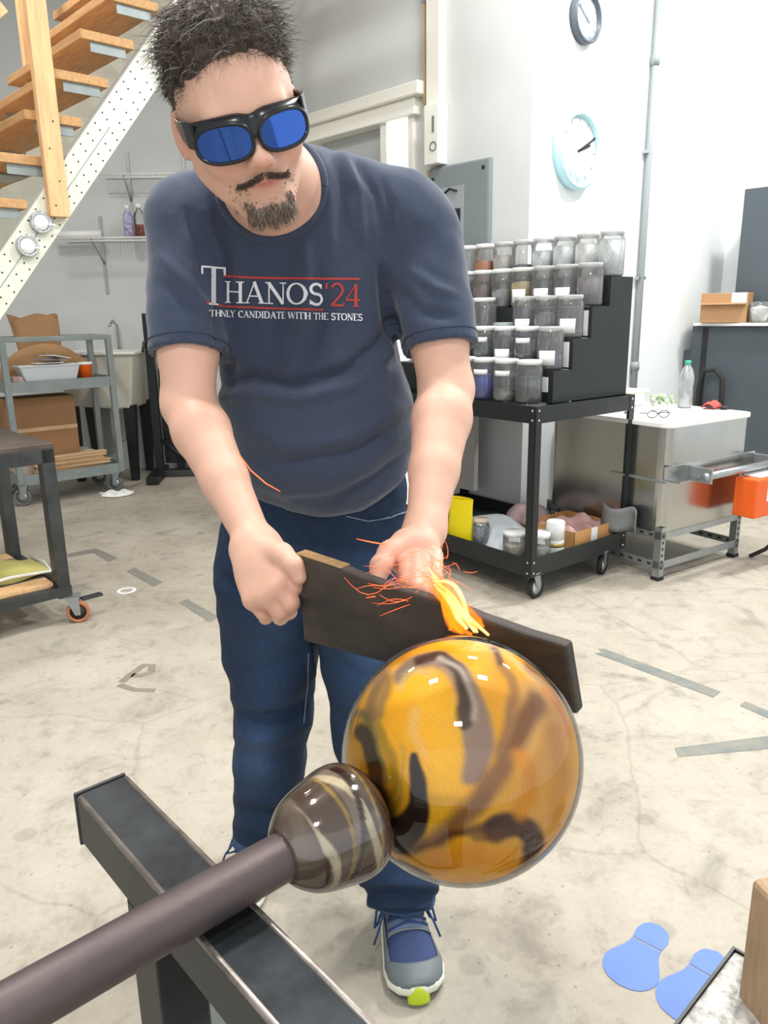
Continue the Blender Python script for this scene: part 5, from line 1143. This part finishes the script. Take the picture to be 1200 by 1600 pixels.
band([(348, 431), (400, 434), (480, 435), (562, 436)], 3.6); band([(322, 473), (350, 478.5), (420, 481.5), (506, 484)], 3.2)
for ch in shirt.children: pass
# ---- jeans
j = Field((-.52, 1.12, .02), (.36, 1.98, 1.16), .006)
j.ell(P(492, 835, 1.47), (.186, .125, .12), .05); j.ell(P(500, 760, 1.45), (.170, .12, .10), .05)
RHp, RK, RA = P(418, 900, 1.47), P(427, 1110, 1.60), P(412, 1300, 1.72)
LHp, LK, LA = P(572, 900, 1.45), P(588, 1150, 1.45), P(628, 1392, 1.50)
def leg(A, K, An, rs, k=.035):
    mid = (A + K) / 2; mc = K * .6 + An * .4 + np.array([0, .02, 0])
    j.cap(A, mid, rs[0], rs[1], k); j.cap(mid, K, rs[1], rs[2], k); j.cap(K, mc, rs[2], rs[3], k); j.cap(mc, An + (An - mc) * .5, rs[3], rs[4], k)
leg(RHp, RK, RA, (.108, .098, .086, .083, .080)); leg(LHp, LK, LA, (.110, .098, .085, .086, .086))
for An, K in ((RA, RK), (LA, LK)):
    n = np.array([.0, -.10, -1.0]); n /= np.linalg.norm(n); Q = An + np.array([0, 0, -.03]); Q[2] = .075
    j.cut(Q, n, (-.52, 1.12, .0), (.36, 1.98, .16)); j.cap(Q + (0, 0, -.06), Q + (0, 0, .035), .072, .066, .0, op='s')
V, F = j.mesh(); del j
M_jean = mat('blue_denim', '2c4366', .88, attr='Col', var=.10, scale=120, bump=.25, bscale=260, stretch=(1, 1, .35), spec=.25)
jeans, V = np_mesh('jeans', V, F, M_jean, person, 2); N = normals(jeans)
jf = [
 ([(365, 1110), (400, 1130), (450, 1122), (480, 1100)], 12, -.014), ([(362, 1090), (410, 1100), (470, 1080)], 13, .010), ([(370, 1150), (420, 1150), (475, 1130)], 11, .010), ([(372, 1180), (430, 1185), (470, 1165)], 9, -.008),
 ([(375, 1240), (420, 1252), (465, 1235)], 9, .008), ([(372, 1262), (415, 1275), (450, 1262)], 8, -.009), ([(370, 1285), (405, 1295), (440, 1285)], 8, .008), ([(365, 1060), (420, 1050), (470, 1020)], 14, -.006),
 ([(340, 900), (380, 930), (430, 920), (490, 880)], 12, -.007), ([(345, 960), (400, 980), (460, 960)], 16, .006), ([(480, 1000), (490, 1060), (484, 1130)], 6, .006),
 ([(560, 1380), (610, 1372), (680, 1386)], 8, .012), ([(565, 1395), (620, 1398), (684, 1400)], 7, -.010), ([(566, 1412), (620, 1412), (680, 1416)], 6, .008), ([(560, 1350), (620, 1345), (680, 1360)], 9, -.008),
 ([(500, 1020), (560, 1060), (600, 1050)], 12, -.006), ([(520, 1090), (560, 1110)], 12, .006), ([(560, 800), (600, 808), (645, 796)], 4, .006), ([(560, 780), (600, 770), (645, 730)], 9, -.006), ([(570, 760), (610, 745), (650, 710)], 9, .007),
]
V = displace(jeans, V, 1.5 * folds(V, N, jf) + .003 * wob(V, 20, 3.) + .0015 * wob(V, 48, 5.), N)
px_, py_ = proj_n(V); c = np.tile(np.array(srgb('27354c')), (len(V), 1))
def wear(cx, cy, sx, sy, col, op):      # whiskers and faded patches of the denim itself
    global c
    mk = (np.exp(-((px_ - cx) / sx) ** 2 - ((py_ - cy) / sy) ** 2) * op)[:, None]; c = c * (1 - mk) + np.array(srgb(col)) * mk
wear(425, 1000, 45, 130, '3b5072', .7); wear(585, 1000, 45, 120, '456087', .75); wear(400, 1180, 30, 50, '4a6388', .7); wear(620, 1340, 50, 40, '41587c', .6)
hz_ = np.clip((.118 - V[:, 2]) * 150, 0, 1)[:, None] * .5; c = c * (1 - hz_) + np.array(srgb('5a7aa6')) * hz_
set_col(jeans, c)
jb = BVHTree.FromPolygons([tuple(v) for v in V], [tuple(f) for f in F])
def to3j(p2, off):
    o_ = at(p2[0], p2[1], 1.0); d_ = at(p2[0], p2[1], 1.2) - o_; h = jb.ray_cast(Vector(o_), Vector(d_).normalized()); return (np.array(h[0]) + np.array(h[1]) * off) if h[0] is not None else None
M_st = mat('pale_stitch', '7f8ea4', .8)
for pts2 in ([(540, 806), (575, 814), (610, 808), (644, 796)], [(482, 1020), (480, 1070), (474, 1130)], [(566, 1424), (600, 1436), (640, 1438), (682, 1424)]):
    mb = MB(); strip(mb, pts2, 1.6, to3j, .0012)
    if mb.f: s_ = mb.build('stitching', M_st, person, world=True, fix=False); s_.parent = jeans
# ---- shoes
M_navy = mat('navy_mesh_fabric', '3b4a73', .8, var=.12, scale=220, bump=.2, bscale=400); M_toe = mat('grey_toe_overlay', '6f777c', .45, var=.04); M_sole = mat('white_foam', 'e9ead8', .55); M_lime = mat('lime_rubber', 'c3d62a', .5); M_lace = mat('navy_lace', '2f4a7a', .8)
def shoe(loc, ang, lab):
    s = MB()
    L_ = .30
    def hw(t_): return np.interp(t_, [0, .04, .15, .35, .55, .75, .88, .96, 1], [.012, .032, .043, .045, .053, .062, .056, .038, .011])
    def cy(t_): return np.interp(t_, [0, .4, .75, 1], [0, -.002, .003, .0])
    N1, N2 = 30, 20
    root = bpy.data.objects.new('shoe', None); COL.objects.link(root); root.parent = person; root['label'] = lab
    root.location = Vector((loc[0], loc[1], 0)) - person.location; root.rotation_euler = (0, 0, ang)
    # local +x = toe direction
    def ring(off, z, n=64):
        ts = .5 - .5 * np.cos(np.linspace(0, math.pi, n // 2)); up = [(t_ * L_ + (t_ - .5) * off * .8, cy(t_) + hw(t_) + off) for t_ in ts]; dn = [(x_, 2 * cy(min(max(x_ / L_, 0), 1)) - y_) for x_, y_ in up[::-1]]
        toe = lambda x_: .014 * max(0, (x_ / L_ - .72) / .28) ** 1.7
        return [(x_, y_, z + toe(x_)) for x_, y_ in up + dn]
    def loft(rings, m_, nm, par, cap=True):
        mb = MB(); n = len(rings[0]); vs = [p_ for r_ in rings for p_ in r_]
        fs = [(i * n + k_, i * n + (k_ + 1) % n, (i + 1) * n + (k_ + 1) % n, (i + 1) * n + k_) for i in range(len(rings) - 1) for k_ in range(n)]
        if cap: fs += [tuple(range(n))[::-1], tuple(range((len(rings) - 1) * n, len(rings) * n))]
        mb.add(vs, fs, True); return mb.build(nm, m_, par)
    loft([ring(-.004, .0), ring(.001, .003), ring(.0015, .009)], mat('grey_outsole', '55585a', .7), 'outsole', root)
    loft([ring(.002, .006), ring(.0055, .013), ring(.005, .021), ring(.001, .027), ring(-.006, .029)], M_sole, 'midsole', root)
    def top(t_): return np.interp(t_, [0, .06, .2, .34, .5, .7, .85, .95, 1], [.085, .098, .102, .100, .088, .068, .054, .042, .030])
    def up(u_, v_, off=0.0, t0=0.0, t1=.985):
        t_ = t0 + (t1 - t0) * v_; a = math.pi * u_; wv = hw(t_) - .0005 + off; hh_ = top(t_) - .022 + off
        ca, sa = math.cos(a), math.sin(a); e = .75
        return (t_ * L_ + off * (t_ - .5), cy(t_) + wv * abs(ca) ** e * (1 if ca > 0 else -1), .022 + .012 * max(0, (t_ - .72) / .28) ** 1.7 + hh_ * sa ** .8)
    mb = MB(); mb.grid(lambda u_, v_: up(u_, v_), 25, 40); mb.build('upper', M_navy, root)
    def toe(u_, v_):
        t0 = .72 + .12 * math.sin(math.pi * u_) ** 1.5; return up(u_, v_, .0022, t0 - .06 if False else t0, .99)
    mb = MB(); mb.grid(toe, 25, 12); mb.build('toe_overlay', M_toe, root, solid=.001)
    for sgn in (0, 1):
        mb = MB(); mb.grid(lambda u_, v_: up((.02 + .20 * u_) if sgn == 0 else (.98 - .20 * u_ * (.6 + .4 * v_)), v_, .0020, .40, .80), 6, 12); mb.build('side_overlay', M_toe, root, solid=.0008)
    mb = MB(); mb.grid(lambda u_, v_: up(.30 + .40 * u_, v_, .003 + .002 * (1 - abs(2 * u_ - 1)), .36, .60), 10, 12); mb.build('tongue', mat('slate_overlay', '66789a', .6), root, solid=.002)
    mb = MB(); mb.grid(lambda u_, v_: up(.22 + .56 * u_, v_, .0032, .575, .615), 12, 3); mb.build('lace_bar', M_toe, root, solid=.0012)
    for sgn in (.28, .72):
        mb = MB(); mb.grid(lambda u_, v_: up(sgn - .05 + .1 * u_, v_, .0036, .36, .60), 4, 10); mb.build('eyestay', M_toe, root, solid=.0012)
    lc = MB()
    for k_ in range(5):
        t_ = .40 + k_ * .042; A_, B2 = up(.27, 0, .0075, t_, t_), up(.73, 0, .0075, t_ + .012 * (-1) ** k_, t_ + .012 * (-1) ** k_); M3 = up(.5, 0, .010, t_, t_); lc.tube([A_, M3, B2], .0028, 6)
    bow = np.array(up(.5, 0, .012, .40, .40))
    for sgn in (-1, 1):
        lp = [bow + np.array([sgn * 0, 0, 0]), bow + (.005, sgn * .03, .006), bow + (.012, sgn * .062, -.010), bow + (.03, sgn * .070, -.045), bow + (.012, sgn * .060, -.050), bow + (-.004, sgn * .048, -.03), bow + (0, sgn * .02, .002)]; lc.tube(lp, .0028, 6)
        lc.tube([bow, bow + (.01, sgn * .04, .004), bow + (.05, sgn * .062, -.03), bow + (.055, sgn * .075, -.066)], .0026, 6)
    lc.build('laces', M_lace, root)
    mb = MB()
    def bump_(u_, v_):
        a = (u_ - .5) * .9; x_ = L_ + .006 - .020 * (1 - math.cos(a * 1.3)) * 2; h_ = .008 + v_ * .034 * max(0.05, math.cos(a * 2.9)) ** .6
        return (x_ - .010 * v_ ** 2 + .004, .052 * math.sin(a), h_)
    mb.grid(bump_, 14, 8); mb.build('toe_bumper', M_lime, root, solid=.003)
    mb = MB(); mb.lathe([(.040, .075), (.046, .092), (.045, .12), (.040, .16)], 20, M=TR(.075, 0, 0)); mb.build('sock', M_navy, root)
    return root
toeL = onz(655, 1572)[:2]; aL = LA[:2]
angL = math.atan2(toeL[1] - aL[1], toeL[0] - aL[0]); hl_ = toeL - .305 * np.array([math.cos(angL), math.sin(angL)]); shoe(hl_, angL, 'navy running shoe with grey toe and lime bumper')
angR = math.atan2(-.93, -.36); c_, s_ = math.cos(angR), math.sin(angR); shoe((RA[0] - .085 * c_ + .0, RA[1] - .085 * s_), angR, 'navy running shoe mostly hidden behind the blowpipe')
# ---- hair, beard, moustache
M_hair = mat('grey_brown_hair', '4b403a', .55, attr='Col', spec=.4)
def hairline(x_):      # local z where hair starts above the forehead
    return .073 + .012 * math.cos(x_ * 60) - .9 * abs(x_) ** 1.5
def strands(name, roots, rad, seed):
    rg = np.random.default_rng(seed); mb_v, mb_f, cols = [], [], []
    n = 4
    for (p_, nrm_, L_, curl, lay, tone) in roots:
        p_ = np.array(p_, float); d_ = np.array(nrm_, float); d_ /= np.linalg.norm(d_); lay = np.array(lay, float)
        side_ = np.cross(d_, rg.normal(size=3)); side_ /= np.linalg.norm(side_) + 1e-9; s2 = np.cross(d_, side_); ph = rg.uniform(0, 6.28); m_ = 7; o_ = len(mb_v)
        pts_ = []
        for i in range(m_):
            f_ = i / (m_ - 1); q = p_ + L_ * (d_ * (f_ * (1 - .45 * f_)) * (.6 if name == 'curls' else 1) + lay * f_ * f_) + curl * f_ * (side_ * math.sin(f_ * 7 + ph) + s2 * math.cos(f_ * 7 + ph)); pts_.append(H(*q))
        for i, q in enumerate(pts_):
            tt = pts_[min(i + 1, m_ - 1)] - pts_[max(i - 1, 0)]; tt /= np.linalg.norm(tt) + 1e-9; uu = np.cross(tt, HM[:, 0] + .3 * HM[:, 1]); uu /= np.linalg.norm(uu) + 1e-9; ww = np.cross(tt, uu); r_ = rad * (1 - .75 * (i / (m_ - 1)) ** 2)
            for k_ in range(3): a_ = 2.094 * k_; mb_v.append(q + r_ * (math.cos(a_) * uu + math.sin(a_) * ww)); cols.append(tone)
        for i in range(m_ - 1):
            for k_ in range(3): mb_f.append((o_ + i * 3 + k_, o_ + i * 3 + (k_ + 1) % 3, o_ + (i + 1) * 3 + (k_ + 1) % 3, o_ + (i + 1) * 3 + k_))
    return mb_v, mb_f, cols
hf_ = Field(HC - .17, HC + .17, .0034)
hf_.ell(H(0, -.018, .052), np.array((.084, .100, .092)) * HS, .01, HM); hf_.ell(H(0, .018, .105), np.array((.070, .066, .036)) * HS, .03, HM)
hf_.ell(H(0, .105, .022), np.array((.070, .062, .062)) * HS, .012, HM, op='s'); hf_.ell(H(0, .10, -.06), np.array((.085, .11, .08)) * HS, .01, HM, op='s')
for s in (-1, 1): hf_.ell(H(s * .035, .100, .070), np.array((.022, .026, .028)) * HS, .012, HM, op='s')
hf_.ell(H(0, -.02, -.12), np.array((.10, .10, .075)) * HS, .01, HM, op='s')
for s in (-1, 1): hf_.ell(H(s * .092, -.012, -.012), np.array((.02, .026, .034)) * HS, .006, HM, op='s')
V, F = hf_.mesh(); cap_o, V = np_mesh('hair', V, F, M_hair, person, 1)
hl = Hl(V); ampl = np.clip((hl[:, 2] - .03) * 20, .15, 1)
V = displace(cap_o, V, ampl * (.0035 * wob(V, 110, 1) + .003 * wob(V, 210, 4)))
base_h = np.array(srgb('51473f')); c = base_h * (1 + .35 * wob(V, 170, 2)[:, None]); set_col(cap_o, np.clip(c, 0, 1))
hb_ = BVHTree.FromPolygons([tuple(v) for v in V], [tuple(f) for f in F])
rg = np.random.default_rng(3); roots = []
while len(roots) < 6000:
    d_ = rg.normal(size=3); d_ /= np.linalg.norm(d_); 
    if d_[2] < -.25: continue
    h = hb_.ray_cast(Vector(H(d_[0] * .3, d_[1] * .3 - .01, d_[2] * .3 + .04)), Vector(-(HM @ d_)))
    if h[0] is None: continue
    q = ((np.array(h[0]) - HC) @ HM) / HS; n_ = np.array(h[1]) @ HM
    if q[1] > .06 and q[2] < .068: continue
    topk = np.clip((q[2] - .04) / .05, 0, 1); L_ = .005 + .015 * topk * rg.uniform(.5, 1.2)
    tone = np.array(srgb(['463e38', '5a5047', '6e6359', '8a8076', 'b0aaa2'][rg.choice(5, p=[.3, .32, .22, .11, .05])]))
    lay = 1.5 * np.array([rg.normal() * .4 + (.3 if q[0] > 0 else -.3), .4 * topk + rg.normal() * .3, -.5 * (1 - topk) - .1]) 
    roots.append((q - n_ * .003, n_ + rg.normal(size=3) * .35, L_, 0.0015 + .004 * topk, lay, tone))
def strand_obj(name, roots, rad, seed):
    v_, f_, c_ = strands(name, roots, rad, seed); me = MB(); me.add(v_, f_, True); o = me.build(name, M_hair, person, world=True, fix=False); set_col(o, np.array(c_)); return o
so = strand_obj('curls', roots, .00055, 5); so.parent = cap_o; tag(so, kind='stuff')
bb = BVHTree.FromPolygons([tuple(v.co + person.location) for v in body.data.vertices], [tuple(p.vertices) for p in body.data.polygons if True])
def face_roots(n, fn, Lr, tones, lay, rgs):
    out = []; rg = np.random.default_rng(rgs); tries = 0
    while len(out) < n and tries < n * 30:
        tries += 1; x_, z_ = fn(rg)
        if x_ is None: continue
        h = bb.ray_cast(Vector(H(x_, .2, z_)), Vector(-HM[:, 1]))
        if h[0] is None: continue
        q = ((np.array(h[0]) - HC) @ HM) / HS; n_ = np.array(h[1]) @ HM
        out.append((q - n_ * .0005, n_ * .6 + rg.normal(size=3) * .25 + lay(x_), rg.uniform(*Lr), .0018, lay(x_) * .5, np.array(srgb(tones[rg.integers(len(tones))]))))
    return out
def goat(rg):
    x_, z_ = rg.uniform(-.034, .034), rg.uniform(-.125, -.088)
    if z_ < -.097 or abs(x_) > .024: return x_, z_
    return None, None
gr = face_roots(900, goat, (.005, .014), ['86766a', '9a8a7c', '6b5d52', 'b5a89a', '8c7b70'], lambda x_: np.array([x_ * 6, .25, -1.0]), 1)
gr += face_roots(160, lambda rg: (rg.uniform(-.048, .048), rg.uniform(-.1, -.062)) if True else 0, (.002, .004), ['7b6a5c', '6a5a50'], lambda x_: np.array([0, .1, -1.0]), 4)
gr = [g for g in gr if not (abs(g[0][0]) < .024 and -.088 < g[0][2] < -.060)]
strand_obj('beard', gr, .00045, 6)
mr = face_roots(420, lambda rg: ((lambda x_: (x_, -.0575 - .28 * abs(x_) + rg.uniform(-.0045, .003)))(rg.uniform(-.036, .036))), (.003, .007), ['6a5a4e', '7d6c60', '5d5048'], lambda x_: np.array([np.sign(x_) * .7, .15, -.7]), 2)
strand_obj('moustache', mr, .00045, 8)
for sg_ in (-1, 1):
    er = face_roots(110, lambda rg: (sg_ * rg.uniform(.014, .050), .016 + rg.uniform(-.003, .003)), (.004, .006), ['4a3b31', '5d4c40'], lambda x_: np.array([np.sign(x_) * 1.0, .1, .3]), 9)
    strand_obj('eyebrow', er, .0006, 9)
# ---- sunglasses
gl = bpy.data.objects.new('sunglasses', None); COL.objects.link(gl); gl.parent = person; gl['label'] = 'black wraparound sunglasses with blue mirrored lenses'
gl.matrix_parent_inverse = Matrix.Identity(4)
M_fr = mat('black_glossy_frame', '17191f', .25, spec=.6); M_lens = mat('blue_mirror_lens', '4068bd', .08, .85, var=.0)
def gy(x_): return .113 - 5.2 * x_ * x_
def HG(x_, y_, z_): return H(x_, y_, z_) - np.array(person.location)
def sup(a, rx, rz, e=2.6): c_, s_ = math.cos(a), math.sin(a); k_ = (abs(c_) ** e + abs(s_) ** e) ** (-1 / e); return rx * c_ * k_, rz * s_ * k_
def gobj(mb, nm, m_, **kw): o = mb.build(nm, m_, gl, **kw); return o
LX, LZ, LRX, LRZ = .0405, -.010, .0345, .0215
for s in (-1, 1):
    mb = MB(); mb.grid(lambda u_, v_: (lambda q: HG(s * LX + q[0] * v_, gy(s * LX + q[0] * v_) + .001, LZ + q[1] * v_ + 0 * v_))(sup(u_ * 2 * math.pi, LRX, LRZ)), 40, 10, wrapu=True); gobj(mb, 'lens', M_lens)
    pts = [(lambda q: HG(s * LX + q[0], gy(s * LX + q[0]) + .0012, LZ + q[1]))(sup(a, LRX + .001, LRZ + .001)) for a in np.linspace(0, 2 * math.pi, 49)]; mb = MB(); mb.tube(pts, .0024, 8, cap=False); gobj(mb, 'rim', M_fr)
    mb = MB()     # temple: deep arm from the frame corner back over the ear
    tp = [(s * .074, gy(.074) + .002, .004, .017), (s * .082, .066, .006, .017), (s * .085, .035, .008, .012), (s * .085, .0, .012, .008), (s * .084, -.03, .010, .006)]
    ring_ = []
    for (x_, y_, z_, h_) in tp: ring_ += [HG(x_ + s * .0018, y_, z_ - h_), HG(x_ + s * .0018, y_, z_ + h_), HG(x_ - s * .0018, y_, z_ + h_), HG(x_ - s * .0018, y_, z_ - h_)]
    fs = [(i * 4 + k_, i * 4 + (k_ + 1) % 4, (i + 1) * 4 + (k_ + 1) % 4, (i + 1) * 4 + k_) for i in range(4) for k_ in range(4)] + [(0, 1, 2, 3), (16, 17, 18, 19)]
    mb.add(ring_, fs); gobj(mb, 'temple', M_fr, bevel=.0012)
mb = MB()      # deep brow bar over both lenses
def brow(u_, v_):
    x_ = (u_ - .5) * .150; ax_ = abs(abs(x_) - LX); q = LRZ * max(0, 1 - min(1, ax_ / LRX) ** 2.6) ** (1 / 2.6) if abs(abs(x_) - LX) < LRX else 0
    lo = LZ + q; hi = .0205 - .002 * (x_ / .075) ** 2 - .004 * math.exp(-(x_ / .012) ** 2)
    z_ = lo + (hi - lo) * v_; return HG(x_, gy(x_) - .0005 - .010 * v_ ** 2, z_)
mb.grid(brow, 61, 8); gobj(mb, 'brow_bar', M_fr, solid=.003)
# ------------------------------------------------------------------ flame and sparks at the globe
def flame_mat(name, col, e):
    m = bpy.data.materials.new(name); m.use_nodes = True; N = m.node_tree.nodes; L = m.node_tree.links; N.clear()
    o = N.new('ShaderNodeOutputMaterial'); em = N.new('ShaderNodeEmission'); em.inputs[0].default_value = (*srgb(col), 1); em.inputs[1].default_value = e
    tr = N.new('ShaderNodeBsdfTransparent'); lw = N.new('ShaderNodeLayerWeight'); lw.inputs[0].default_value = .5
    a = N.new('ShaderNodeMath'); a.operation = 'SUBTRACT'; a.inputs[0].default_value = 1.0; L.new(lw.outputs['Facing'], a.inputs[1])
    p_ = N.new('ShaderNodeMath'); p_.operation = 'POWER'; p_.inputs[1].default_value = 2.2; L.new(a.outputs[0], p_.inputs[0])
    q_ = N.new('ShaderNodeMath'); q_.operation = 'MULTIPLY'; q_.inputs[1].default_value = .55; L.new(p_.outputs[0], q_.inputs[0])
    mx = N.new('ShaderNodeMixShader'); L.new(q_.outputs[0], mx.inputs[0]); L.new(tr.outputs[0], mx.inputs[1]); L.new(em.outputs[0], mx.inputs[2]); L.new(mx.outputs[0], o.inputs[0]); return m
M_fl = flame_mat('flame_glow', 'ff8018', 2.4); M_fl2 = flame_mat('flame_core', 'ffd27a', 3.5); M_sp = mat('spark_glow', 'ff6a38', 1, emis=1.7)
q = empty('flame', at(733, 985, .80), 0, 'short yellow flame leaping between the globe and the paddle edge', 'flame')
base_f, tipf = at(733, 984, .775), at(668, 888, .87)
rg = np.random.default_rng(11)
for k_ in range(26):
    s0 = rg.normal(size=3) * np.array([.010, .006, .004]); s1 = rg.normal(size=3) * .004; bd_ = rg.normal(size=3) * .006; Lf = rg.uniform(.55, 1.0)
    pts = [base_f + s0 * (1 - t_) + (tipf - base_f) * t_ * Lf + bd_ * math.sin(math.pi * t_) + s1 * t_ for t_ in np.linspace(0, 1, 10)]
    r_ = [(.0042 if k_ % 3 else .0030) * math.sin(math.pi * min(1, .12 + t_ * .86)) ** .8 + .0003 for t_ in np.linspace(0, 1, 10)]
    MB().tube(pts, r_, 8).build('flame_tongue', M_fl2 if k_ % 3 == 0 else M_fl, q, world=True)
q = empty('sparks', at(670, 910, .90), 0, 'spray of orange sparks flying off the paddle edge beside the left hand', 'sparks', kind='stuff')
mb = MB()
for k_ in range(70):
    o_ = at(rg.normal(686, 13), rg.normal(908, 20), rg.uniform(.84, .87)); a_ = rg.uniform(0, 2 * math.pi); L_ = rg.uniform(.008, .032)
    if rg.random() < .25: a_ = rg.normal(math.pi, .35); L_ = rg.uniform(.03, .06); o_ = at(rg.normal(650, 18), rg.normal(905, 30), .85)
    d_ = math.cos(a_) * CR + math.sin(a_) * CU * .8 + rg.normal() * .25 * CF; n_ = np.cross(d_, CF); cv_ = rg.normal() * .14 * L_
    mb.tube([o_ + d_ * L_ * t_ + n_ * cv_ * math.sin(math.pi * t_) for t_ in np.linspace(0, 1, 7)], [.00015, .00025, .00032, .00032, .00025, .0002, .0001], 4)
mb.build('spark_trails', M_sp, q, world=True)
for pts2, Y_, lab in ((((368, 702), (392, 735), (415, 755), (438, 768)), 1.02, 'long curved orange spark in front of the belly'), (((572, 934), (598, 930), (626, 927)), .88, 'straight orange spark in front of the paddle'), (((557, 842), (580, 847), (604, 851)), .95, 'straight orange spark left of the left hand')):
    p3 = [at(*p_, Y_) for p_ in pts2]; q = empty('spark', p3[1], 0, lab, 'spark'); MB().tube(p3, [.0004, .0009, .0009, .0005][:len(p3)], 5).build('spark_trail', M_sp, q, world=True)
